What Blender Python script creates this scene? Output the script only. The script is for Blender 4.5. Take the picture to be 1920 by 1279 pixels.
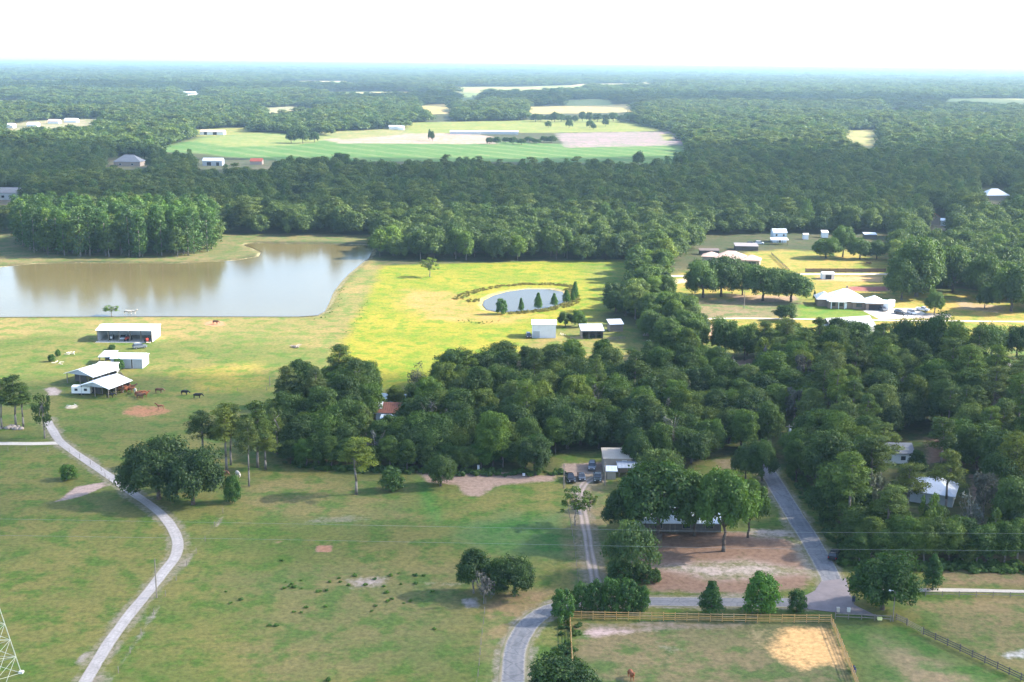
import bpy, bmesh, math, random
import numpy as np
from mathutils import Vector, Matrix

for o in list(bpy.data.objects):
    bpy.data.objects.remove(o)
SC = bpy.context.scene
COL = SC.collection
R = math.radians
random.seed(7)
rng = np.random.default_rng(11)

# ------------------------------------------------------------------ camera
H = 100.0                       # height of the drone
FPX = 2400.0                    # focal length in pixels of a 1920 wide frame
PITCH = math.atan((639.5 - 107.0) / FPX)
ROLL = R(0.5)
Fv = Vector((0, math.cos(PITCH), -math.sin(PITCH)))
R0 = Vector((1, 0, 0)); U0 = Vector((0, math.sin(PITCH), math.cos(PITCH)))
Rv = R0 * math.cos(ROLL) + U0 * math.sin(ROLL)
Uv = -R0 * math.sin(ROLL) + U0 * math.cos(ROLL)
cam_d = bpy.data.cameras.new('camera')
cam = bpy.data.objects.new('camera', cam_d); COL.objects.link(cam)
m = Matrix.Identity(4)
for i in range(3):
    m[i][0] = Rv[i]; m[i][1] = Uv[i]; m[i][2] = -Fv[i]
m[2][3] = H
cam.matrix_world = m
cam_d.sensor_width = 36.0; cam_d.lens = 36.0 * FPX / 1920.0
cam_d.clip_start = 1.0; cam_d.clip_end = 300000.0
SC.camera = cam

# ------------------------------------------------------------------ sky, sun, exposure
SUN_EL, SUN_AZ = R(33.0), R(80.0)      # azimuth clockwise from +Y
SUN_STRENGTH, SKY_STRENGTH, EXPOSURE = 4.6, 0.15, 2.12
w = bpy.data.worlds.new('World'); SC.world = w; w.use_nodes = True
nt = w.node_tree; nt.nodes.clear()
sky = nt.nodes.new('ShaderNodeTexSky'); sky.sky_type = 'NISHITA'; sky.sun_disc = False
sky.sun_elevation = SUN_EL; sky.sun_rotation = SUN_AZ; sky.altitude = 100
sky.air_density = 0.8; sky.dust_density = 1.0; sky.ozone_density = 0.6
bg = nt.nodes.new('ShaderNodeBackground'); bg.inputs['Strength'].default_value = SKY_STRENGTH
wo = nt.nodes.new('ShaderNodeOutputWorld')
nt.links.new(sky.outputs[0], bg.inputs[0]); nt.links.new(bg.outputs[0], wo.inputs[0])
sd = bpy.data.lights.new('sun', 'SUN'); sd.energy = SUN_STRENGTH; sd.angle = R(0.55); sd.color = (1.0, 0.94, 0.84)
sun = bpy.data.objects.new('sun', sd); COL.objects.link(sun)
SUNV = Vector((math.sin(SUN_AZ) * math.cos(SUN_EL), math.cos(SUN_AZ) * math.cos(SUN_EL), math.sin(SUN_EL)))
sun.rotation_euler = SUNV.to_track_quat('Z', 'Y').to_euler()
sun.location = (0, 0, 400)
SC.view_settings.view_transform = 'Standard'; SC.view_settings.look = 'None'
SC.view_settings.exposure = EXPOSURE; SC.view_settings.gamma = 1.0
SC.view_settings.use_curve_mapping = False
cy = SC.cycles
cy.max_bounces = 5; cy.diffuse_bounces = 2; cy.glossy_bounces = 2; cy.transmission_bounces = 3
cy.volume_bounces = 0; cy.transparent_max_bounces = 6
cy.use_denoising = True; cy.caustics_reflective = False; cy.caustics_refractive = False
cy.sample_clamp_indirect = 4.0

# ------------------------------------------------------------------ photo pixel -> point on the ground
def ray(px, py):
    return Fv + Rv * ((px - 960.0) / FPX) + Uv * ((639.5 - py) / FPX)
def G(px, py, z=0.0):
    d = ray(px, py); t = (z - H) / d.z
    return Vector((d.x * t, d.y * t, z))
def PXM(px, py):
    """photo pixels per metre (across) for a thing standing at this ground pixel"""
    p = G(px, py) - Vector((0, 0, H))
    return FPX / p.dot(Fv)
def HGT(px, py, pytop):
    b = G(px, py); d = ray(px, pytop); t = b.y / d.y
    return H + d.z * t
def W(poly):
    return np.array([G(x, y)[:2] for x, y in poly])
def topx(P):
    """world points (n,3) -> photo pixels"""
    q = P - np.array([0, 0, H]); z = q @ np.array(Fv)
    return 960 + FPX * (q @ np.array(Rv)) / z, 639.5 - FPX * (q @ np.array(Uv)) / z

# ------------------------------------------------------------------ numpy helpers
def vnoise(x, y, seed=0):
    xi = np.floor(x).astype(np.int64); yi = np.floor(y).astype(np.int64)
    xf = x - xi; yf = y - yi
    def h(a, b):
        n = (a * 374761393 + b * 668265263 + seed * 974634777) & 0xffffffff
        n = ((n ^ (n >> 13)) * 1274126177) & 0xffffffff
        return ((n ^ (n >> 16)) & 0xffff) / 65535.0
    u = xf * xf * (3 - 2 * xf); v = yf * yf * (3 - 2 * yf)
    return (h(xi, yi) * (1 - u) + h(xi + 1, yi) * u) * (1 - v) + (h(xi, yi + 1) * (1 - u) + h(xi + 1, yi + 1) * u) * v
def fbm(x, y, scale, seed=0, oct=4):
    s = 0; a = 0.5; f = 1.0 / scale; t = 0
    for k in range(oct):
        s = s + a * vnoise(x * f, y * f, seed + k * 17); t += a; a *= 0.5; f *= 2.03
    return s / t
def inside(poly, x, y):
    r = np.zeros(x.shape, bool); n = len(poly)
    for i in range(n):
        x1, y1 = poly[i]; x2, y2 = poly[(i + 1) % n]
        if y1 == y2: continue
        c = ((y1 > y) != (y2 > y)) & (x < (x2 - x1) * (y - y1) / (y2 - y1) + x1)
        r ^= c
    return r
def sdist(poly, x, y, closed=True):
    """signed distance, negative inside (or plain distance to an open line)"""
    d = np.full(x.shape, 1e18); n = len(poly)
    for i in range(n if closed else n - 1):
        x1, y1 = poly[i]; x2, y2 = poly[(i + 1) % n]
        ex, ey = x2 - x1, y2 - y1; L = ex * ex + ey * ey + 1e-12
        t = np.clip(((x - x1) * ex + (y - y1) * ey) / L, 0, 1)
        d = np.minimum(d, (x - x1 - t * ex) ** 2 + (y - y1 - t * ey) ** 2)
    d = np.sqrt(d)
    if closed: d = np.where(inside(poly, x, y), -d, d)
    return d
def sstep(a, b, x):
    t = np.clip((x - a) / (b - a), 0, 1); return t * t * (3 - 2 * t)

# ------------------------------------------------------------------ materials
MATS = {}
def nodes(name):
    mt = bpy.data.materials.new(name); mt.use_nodes = True
    t = mt.node_tree; t.nodes.clear()
    out = t.nodes.new('ShaderNodeOutputMaterial')
    return mt, t, out
def N(t, typ, **kw):
    n = t.nodes.new(typ)
    for k, v in kw.items(): setattr(n, k, v)
    return n
def noise_node(t, scale, detail=4.0, rough=0.6, coord=None):
    n = N(t, 'ShaderNodeTexNoise'); n.inputs['Scale'].default_value = scale
    n.inputs['Detail'].default_value = detail; n.inputs['Roughness'].default_value = rough
    if coord is not None: t.links.new(coord, n.inputs['Vector'])
    return n
def rgb(c): return (c[0], c[1], c[2], 1.0)
def mixc(t, fac, a, b, mode='MIX'):
    n = N(t, 'ShaderNodeMix', data_type='RGBA', blend_type=mode)
    for sock, v in ((n.inputs[0], fac), (n.inputs[6], a), (n.inputs[7], b)):
        if hasattr(v, 'is_linked'): t.links.new(v, sock)
        elif isinstance(v, (int, float)): sock.default_value = v
        else: sock.default_value = rgb(v)
    return n.outputs[2]
def maprange(t, v, a, b, c=0.0, d=1.0):
    n = N(t, 'ShaderNodeMapRange'); t.links.new(v, n.inputs[0])
    for i, k in enumerate((a, b, c, d)): n.inputs[i + 1].default_value = k
    return n.outputs[0]
def mat(name, col, rough=0.7, metal=0.0, var=0.15, scale=1.5, spec=0.3, dirt=None, dirt_amt=0.35, stripes=None, bump=0.0):
    """plain surface with blotchy wear; stripes = spacing in m of ribs (object X)"""
    if name in MATS: return MATS[name]
    mt, t, out = nodes(name)
    b = N(t, 'ShaderNodeBsdfPrincipled'); b.inputs['Roughness'].default_value = rough
    b.inputs['Metallic'].default_value = metal; b.inputs['Specular IOR Level'].default_value = spec
    tc = N(t, 'ShaderNodeTexCoord').outputs['Object']
    n1 = noise_node(t, scale, 5, 0.65, tc)
    dark = tuple(x * (1 - var) for x in col); lite = tuple(min(1, x * (1 + var)) for x in col)
    c = mixc(t, maprange(t, n1.outputs[0], 0.3, 0.7), dark, lite)
    if dirt:
        n2 = noise_node(t, scale * 0.35, 6, 0.7, tc)
        c = mixc(t, maprange(t, n2.outputs[0], 0.5, 0.75, 0, dirt_amt), c, dirt)
    t.links.new(c, b.inputs['Base Color'])
    if stripes or bump:
        bp = N(t, 'ShaderNodeBump'); bp.inputs['Strength'].default_value = 0.6
        if stripes:
            wv = N(t, 'ShaderNodeTexWave'); wv.wave_type = 'BANDS'; wv.bands_direction = 'X'
            wv.inputs['Scale'].default_value = 0.314 / stripes
            t.links.new(tc, wv.inputs['Vector']); t.links.new(wv.outputs['Fac'], bp.inputs['Height'])
            bp.inputs['Distance'].default_value = 0.05
        else:
            t.links.new(n1.outputs[0], bp.inputs['Height']); bp.inputs['Distance'].default_value = bump
        t.links.new(bp.outputs[0], b.inputs['Normal'])
    t.links.new(b.outputs[0], out.inputs['Surface'])
    MATS[name] = mt; return mt

def leaf_mat(name, c_dark, c_lite, trans=0.3):
    mt, t, out = nodes(name)
    oi = N(t, 'ShaderNodeObjectInfo')
    at = N(t, 'ShaderNodeAttribute'); at.attribute_name = 'tint'
    a1 = N(t, 'ShaderNodeMath', operation='MULTIPLY_ADD'); t.links.new(oi.outputs['Random'], a1.inputs[0])
    a1.inputs[1].default_value = 0.85; t.links.new(at.outputs['Fac'], a1.inputs[2])
    fac = maprange(t, a1.outputs[0], 0.15, 1.65)
    c = mixc(t, fac, c_dark, c_lite)
    c = mixc(t, 1.0, c, oi.outputs['Color'], 'MULTIPLY')
    d = N(t, 'ShaderNodeBsdfDiffuse'); tr = N(t, 'ShaderNodeBsdfTranslucent')
    t.links.new(c, d.inputs[0])
    ct = mixc(t, 1.0, c, (1.25, 1.2, 0.6), 'MULTIPLY'); t.links.new(ct, tr.inputs[0])
    mx = N(t, 'ShaderNodeMixShader'); mx.inputs[0].default_value = trans
    t.links.new(d.outputs[0], mx.inputs[1]); t.links.new(tr.outputs[0], mx.inputs[2])
    gl = N(t, 'ShaderNodeBsdfGlossy'); gl.inputs['Roughness'].default_value = 0.55
    gl.inputs[0].default_value = (0.6, 0.65, 0.6, 1)
    m2 = N(t, 'ShaderNodeMixShader'); m2.inputs[0].default_value = 0.03
    t.links.new(mx.outputs[0], m2.inputs[1]); t.links.new(gl.outputs[0], m2.inputs[2])
    t.links.new(m2.outputs[0], out.inputs['Surface'])
    return mt
LEAF = {
    'oak': leaf_mat('leaf_oak', (0.022, 0.047, 0.012), (0.082, 0.130, 0.023)),
    'broad': leaf_mat('leaf_broad', (0.028, 0.058, 0.013), (0.106, 0.155, 0.025)),
    'pine': leaf_mat('leaf_pine', (0.038, 0.066, 0.016), (0.120, 0.158, 0.030)),
    'cypress': leaf_mat('leaf_cypress', (0.024, 0.062, 0.014), (0.084, 0.150, 0.026)),
    'dry': leaf_mat('leaf_dry', (0.075, 0.070, 0.062), (0.16, 0.145, 0.12), 0.1),
}
BARK = mat('bark', (0.085, 0.066, 0.052), 0.9, var=0.35, scale=3)
BARKG = mat('bark_grey', (0.17, 0.15, 0.13), 0.9, var=0.3, scale=3)

# ------------------------------------------------------------------ mesh helpers
def new_mesh(name, v, f, material=None, smooth=False):
    me = bpy.data.meshes.new(name); me.from_pydata([tuple(p) for p in v], [], f); me.update()
    if material: me.materials.append(material)
    if smooth: me.polygons.foreach_set('use_smooth', [True] * len(me.polygons))
    return me
def link(name, data, parent=None, loc=None, rz=None):
    o = bpy.data.objects.new(name, data); COL.objects.link(o)
    if parent is not None: o.parent = parent
    if loc is not None: o.location = loc
    if rz is not None: o.rotation_euler = (0, 0, rz)
    return o
def tag(o, label=None, cat=None, group=None, kind=None):
    if label: o['label'] = label
    if cat: o['category'] = cat
    if group: o['group'] = group
    if kind: o['kind'] = kind
    return o
def thing(name, label, cat, loc=(0, 0, 0), rz=0.0, group=None):
    o = link(name, None, None, loc, rz); o.empty_display_size = 0.5
    return tag(o, label, cat, group)
class MB:
    def __init__(s): s.v = []; s.f = []
    def add(s, v, f):
        n = len(s.v); s.v += [tuple(p) for p in v]; s.f += [tuple(i + n for i in q) for q in f]; return s
    def box(s, x0, x1, y0, y1, z0, z1):
        return s.add([(x0, y0, z0), (x1, y0, z0), (x1, y1, z0), (x0, y1, z0), (x0, y0, z1), (x1, y0, z1), (x1, y1, z1), (x0, y1, z1)],
                     [(0, 3, 2, 1), (4, 5, 6, 7), (0, 1, 5, 4), (1, 2, 6, 5), (2, 3, 7, 6), (3, 0, 4, 7)])
    def prism(s, prof, a0, a1, axis='y'):
        """profile [(u,z)] extruded along an axis"""
        n = len(prof)
        mk = (lambda u, z, a: (u, a, z)) if axis == 'y' else (lambda u, z, a: (a, u, z))
        v = [mk(u, z, a0) for u, z in prof] + [mk(u, z, a1) for u, z in prof]
        f = [tuple(range(n)), tuple(range(2 * n - 1, n - 1, -1))] + [(i, i + n, (i + 1) % n + n, (i + 1) % n) for i in range(n)]
        return s.add(v, f)
    def tube(s, p0, p1, r0, r1=None, n=6):
        r1 = r0 if r1 is None else r1
        p0 = Vector(p0); p1 = Vector(p1); d = (p1 - p0)
        if d.length < 1e-6: return s
        d.normalize(); u = d.orthogonal().normalized(); q = d.cross(u)
        v = []
        for p, r in ((p0, r0), (p1, r1)):
            for i in range(n):
                a = 2 * math.pi * i / n; v.append(p + u * (r * math.cos(a)) + q * (r * math.sin(a)))
        f = [(i, (i + 1) % n, (i + 1) % n + n, i + n) for i in range(n)] + [tuple(range(n - 1, -1, -1)), tuple(range(n, 2 * n))]
        return s.add(v, f)
    def loft(s, st):
        """stations (y, hw_bottom, hw_top, z0, z1) along y"""
        b = len(s.v)
        for y, hb, ht, z0, z1 in st:
            s.v += [(-hb, y, z0), (hb, y, z0), (ht, y, z1), (-ht, y, z1)]
        for k in range(len(st) - 1):
            a = b + 4 * k
            for i in range(4): s.f.append((a + i, a + (i + 1) % 4, a + 4 + (i + 1) % 4, a + 4 + i))
        e = b + 4 * (len(st) - 1)
        s.f += [(b + 3, b + 2, b + 1, b), (e, e + 1, e + 2, e + 3)]
        return s
    def mesh(s, name, material, smooth=False):
        me = new_mesh(name, s.v, s.f, material, smooth)
        bm = bmesh.new(); bm.from_mesh(me); bmesh.ops.recalc_face_normals(bm, faces=bm.faces); bm.to_mesh(me); bm.free()
        return me
    def build(s, name, material, parent=None, smooth=False, loc=None, rz=None):
        return link(name, s.mesh(name, material, smooth), parent, loc, rz)

# ------------------------------------------------------------------ layout in photo pixels (feet of things, on the ground)
LAKE = [(-420, 600), (-200, 595), (0, 593), (300, 592), (560, 592.5), (596, 590), (609, 583), (617, 568), (625, 548), (638, 530), (655, 512), (676, 495), (692, 483), (699, 470), (699, 459),
        (600, 456.5), (470, 455), (456, 458), (474, 464), (490, 472), (485, 480), (445, 487), (330, 493), (150, 492), (60, 494), (0, 500), (-150, 515), (-420, 540)]
POND = [(905, 570), (908, 562), (925, 553), (950, 546), (985, 541), (1030, 541), (1055, 546), (1060, 556), (1055, 566), (1038, 573), (1010, 579), (970, 583), (930, 583), (912, 579)]
CREEK = [(690, 742), (712, 735), (745, 737), (800, 740), (812, 748), (760, 752), (715, 752), (694, 750)]
DRIVE = [(88, 786), (96, 802), (108, 822), (122, 836), (165, 866), (205, 893), (245, 922), (285, 950), (312, 975), (328, 1000), (334, 1022), (328, 1045), (310, 1070), (280, 1108), (245, 1150), (205, 1205), (163, 1275), (135, 1325)]
SIDE = [(-120, 834), (-60, 833), (0, 832), (60, 832), (112, 831)]
ROAD = [(1428, 868), (1446, 895), (1470, 935), (1495, 975), (1520, 1015), (1545, 1058), (1562, 1095), (1570, 1130)]
LANE = [(1560, 1132), (1450, 1130), (1300, 1129), (1200, 1128), (1100, 1129), (1052, 1136), (1016, 1151), (986, 1177), (970, 1208), (963, 1243), (962, 1320)]
DIRT = [(1120, 893), (1098, 905), (1088, 922), (1090, 945), (1097, 985), (1105, 1030), (1115, 1085), (1122, 1120)]
TRACK = [(1640, 1108), (1700, 1107), (1800, 1107), (2000, 1110)]
LANE_N = [(1200, 606), (1290, 600), (1400, 597), (1640, 600.5), (1800, 602), (1990, 604)]
LANE_W = [(1240, 518), (1340, 517), (1420, 515), (1530, 514), (1660, 514), (1760, 514)]
JUNC = [(1500, 1122), (1528, 1108), (1540, 1090), (1586, 1085), (1594, 1115), (1602, 1135), (1650, 1158), (1560, 1148), (1500, 1141)]
APRON = [(1618, 583), (1640, 578), (1720, 578), (1735, 588), (1718, 597), (1650, 599)]

def smooth_line(pts, step=2.0):
    P = [np.array(G(*p)[:2]) for p in pts]
    P = [2 * P[0] - P[1]] + P + [2 * P[-1] - P[-2]]
    out = []
    for i in range(1, len(P) - 2):
        n = max(2, int(np.linalg.norm(P[i + 1] - P[i]) / step))
        for k in range(n):
            t = k / n
            out.append(0.5 * ((2 * P[i]) + (-P[i - 1] + P[i + 1]) * t + (2 * P[i - 1] - 5 * P[i] + 4 * P[i + 1] - P[i + 2]) * t * t + (-P[i - 1] + 3 * P[i] - 3 * P[i + 1] + P[i + 2]) * t ** 3))
    out.append(P[-2]); return np.array(out)
def ribbon(name, line, width, z, material, wob=0.0, seed=0):
    n = len(line); d = np.gradient(line, axis=0); d /= np.linalg.norm(d, axis=1)[:, None] + 1e-9
    nrm = np.stack([-d[:, 1], d[:, 0]], 1); v = []; ac = []; K = 7
    for i in range(n):
        a = wob * (fbm(np.array([i * 1.0]), np.array([0.0]), 3, seed)[0] - 0.5) * 2; b = wob * (fbm(np.array([i * 1.0]), np.array([50.0]), 3, seed)[0] - 0.5) * 2
        p = line[i] + nrm[i] * (width / 2 + a); q = line[i] - nrm[i] * (width / 2 + b)
        for k in range(K):
            u = k / (K - 1); w_ = p * (1 - u) + q * u; v.append((w_[0], w_[1], z)); ac.append(2 * u - 1)
    f = [(K * i + k, K * i + k + 1, K * (i + 1) + k + 1, K * (i + 1) + k) for i in range(n - 1) for k in range(K - 1)]
    o = MB().add(v, f).build(name, material); at = o.data.attributes.new('across', 'FLOAT', 'POINT'); at.data.foreach_set('value', ac)
    return tag(o, kind='structure')
def road_mat(name, col, wheel, edge, rough=.9, edge_w=.55, grass=(.085, .10, .03), grass_amt=.7, crack=.5, middle=None):
    """worn track: wheel lines, patched blotches, sand and grass creeping in from both edges"""
    mt, t, out = nodes(name); b = N(t, 'ShaderNodeBsdfPrincipled'); b.inputs['Roughness'].default_value = rough; b.inputs['Specular IOR Level'].default_value = .2
    co = N(t, 'ShaderNodeTexCoord').outputs['Object']; at = N(t, 'ShaderNodeAttribute'); at.attribute_name = 'across'
    ab = N(t, 'ShaderNodeMath', operation='ABSOLUTE'); t.links.new(at.outputs['Fac'], ab.inputs[0])
    n1 = noise_node(t, .35, 5, .65, co); n2 = noise_node(t, 1.6, 5, .7, co); n3 = noise_node(t, .07, 3, .5, co)
    c = mixc(t, maprange(t, n1.outputs[0], .35, .65), tuple(k * .82 for k in col), tuple(k * 1.15 for k in col))
    c = mixc(t, maprange(t, n3.outputs[0], .42, .6, 0, .5), c, wheel)
    tr = N(t, 'ShaderNodeMath', operation='SUBTRACT'); t.links.new(ab.outputs[0], tr.inputs[0]); tr.inputs[1].default_value = .48
    ta = N(t, 'ShaderNodeMath', operation='ABSOLUTE'); t.links.new(tr.outputs[0], ta.inputs[0])
    c = mixc(t, maprange(t, ta.outputs[0], .05, .22, .55, 0), c, wheel)
    if middle:
        md = N(t, 'ShaderNodeMath', operation='MULTIPLY_ADD'); t.links.new(n2.outputs[0], md.inputs[0]); md.inputs[1].default_value = -.7; t.links.new(ab.outputs[0], md.inputs[2])
        c = mixc(t, maprange(t, md.outputs[0], -.35, -.12, .8, 0), c, middle)
    vo = N(t, 'ShaderNodeTexVoronoi', feature='DISTANCE_TO_EDGE'); vo.inputs['Scale'].default_value = .30; t.links.new(co, vo.inputs['Vector'])
    c = mixc(t, maprange(t, vo.outputs[0], .0, .035, crack, 0), c, tuple(k * .45 for k in col))
    e1 = N(t, 'ShaderNodeMath', operation='MULTIPLY_ADD'); t.links.new(n2.outputs[0], e1.inputs[0]); e1.inputs[1].default_value = .55; t.links.new(ab.outputs[0], e1.inputs[2])
    c = mixc(t, maprange(t, e1.outputs[0], edge_w + .45, edge_w + .68), c, edge)
    e2 = N(t, 'ShaderNodeMath', operation='MULTIPLY_ADD'); t.links.new(n1.outputs[0], e2.inputs[0]); e2.inputs[1].default_value = .9; t.links.new(e1.outputs[0], e2.inputs[2])
    c = mixc(t, maprange(t, e2.outputs[0], edge_w + 1.05, edge_w + 1.3, 0, grass_amt), c, grass)
    sp = mixc(t, maprange(t, n2.outputs[0], .3, .7), (.82, .82, .82), (1.16, 1.16, 1.16)); c = mixc(t, 1.0, c, sp, 'MULTIPLY')
    t.links.new(c, b.inputs['Base Color']); t.links.new(b.outputs[0], out.inputs['Surface']); return mt
def sheet(name, poly, z, material):
    v = [(x, y, z) for x, y in W(poly)]
    o = MB().add(v, [tuple(range(len(v)))]).build(name, material); return tag(o, kind='structure')

# ------------------------------------------------------------------ the ground
FOREST_COL = (0.045, 0.052, 0.022)
# (polygon px, colour, edge softness m, edge wobble m)
LAYERS = [
    ([(-80, 596), (600, 594), (625, 570), (640, 535), (690, 488), (718, 503), (694, 555), (664, 610), (640, 655), (560, 645), (300, 632), (-80, 630)], (.150, .143, .044), 9, 14),
    ([(716, 498), (1185, 486), (1215, 570), (1120, 592), (1010, 622), (985, 660), (900, 680), (800, 720), (690, 735), (628, 672), (660, 612), (692, 558)], (.150, .168, .016), 3, 4),
    ([(1090, 495), (1190, 490), (1210, 560), (1130, 580)], (.11, .14, .022), 8, 10),  # shadow of the tree line, painted onto the meadow as darker grass
    ([(770, 545), (860, 552), (905, 585), (1000, 592), (930, 607), (800, 600), (760, 575)], (.24, .175, .048), 7, 9),
    ([(985, 634), (1180, 632), (1260, 690), (1190, 715), (1000, 690)], (.135, .13, .036), 5, 8),
    ([(1240, 525), (1420, 470), (1670, 468), (1700, 545), (1960, 560), (1960, 640), (1290, 622)], (.185, .168, .034), 5, 8),
    ([(1290, 562), (1500, 560), (1515, 594), (1310, 598)], (.115, .115, .052), 4, 5),  # lawn by the oak row, its shade painted in as a darker colour
    ([(1500, 572), (1610, 578), (1640, 597), (1490, 596)], (.105, .15, .022), 2, 2),
    ([(1590, 652), (1665, 655), (1670, 690), (1590, 690)], (.20, .16, .05), 4, 5),
    ([(1820, 672), (1960, 672), (1960, 712), (1850, 706)], (.075, .10, .035), 3, 5),
    ([(340, 690), (480, 680), (500, 730), (360, 735)], (.16, .165, .03), 8, 12),
    ([(-80, 505), (40, 494), (150, 489), (330, 491), (445, 485), (500, 470), (470, 452), (700, 455), (700, 440), (400, 438), (-80, 430)], (.10, .105, .038), 4, 4),
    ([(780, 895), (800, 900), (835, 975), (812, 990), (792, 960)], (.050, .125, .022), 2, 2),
    ([(850, 972), (1062, 960), (1078, 1050), (990, 1042), (860, 1012)], (.060, .115, .030), 5, 8),
    ([(440, 900), (760, 905), (800, 985), (560, 990), (430, 950)], (.105, .115, .036), 5, 8),
    ([(450, 1080), (600, 1060), (840, 1055), (900, 1110), (880, 1270), (500, 1279)], (.100, .110, .036), 10, 12),
    ([(910, 1135), (955, 1108), (1045, 1106), (1000, 1132), (965, 1172), (945, 1290), (902, 1290)], (.15, .135, .055), 1.5, 2),
    ([(1000, 1165), (1060, 1175), (1060, 1290), (985, 1290), (990, 1200)], (.105, .125, .032), 2, 2),
    ([(1068, 1165), (1558, 1170), (1612, 1300), (1072, 1300)], (.115, .118, .048), 1.5, 1.5),
    ([(1570, 1165), (1690, 1175), (1930, 1295), (1612, 1295)], (.070, .112, .028), 2, 2),
    ([(1640, 1195), (1690, 1205), (1870, 1290), (1690, 1290)], (.165, .15, .07), 3, 5),
    ([(1690, 1125), (2000, 1118), (2000, 1290), (1760, 1192)], (.135, .130, .048), 2, 3),
    ([(1750, 1062), (2000, 1060), (2000, 1100), (1750, 1100)], (.140, .118, .055), 3, 5),
    ([(1085, 900), (1130, 905), (1140, 1000), (1125, 1100), (1075, 1100), (1060, 980)], (.12, .12, .05), 2, 3),
    ([(1530, 1000), (1575, 1060), (1600, 1100), (1540, 1100), (1535, 1060)], (.11, .115, .04), 2, 2),
]
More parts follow.
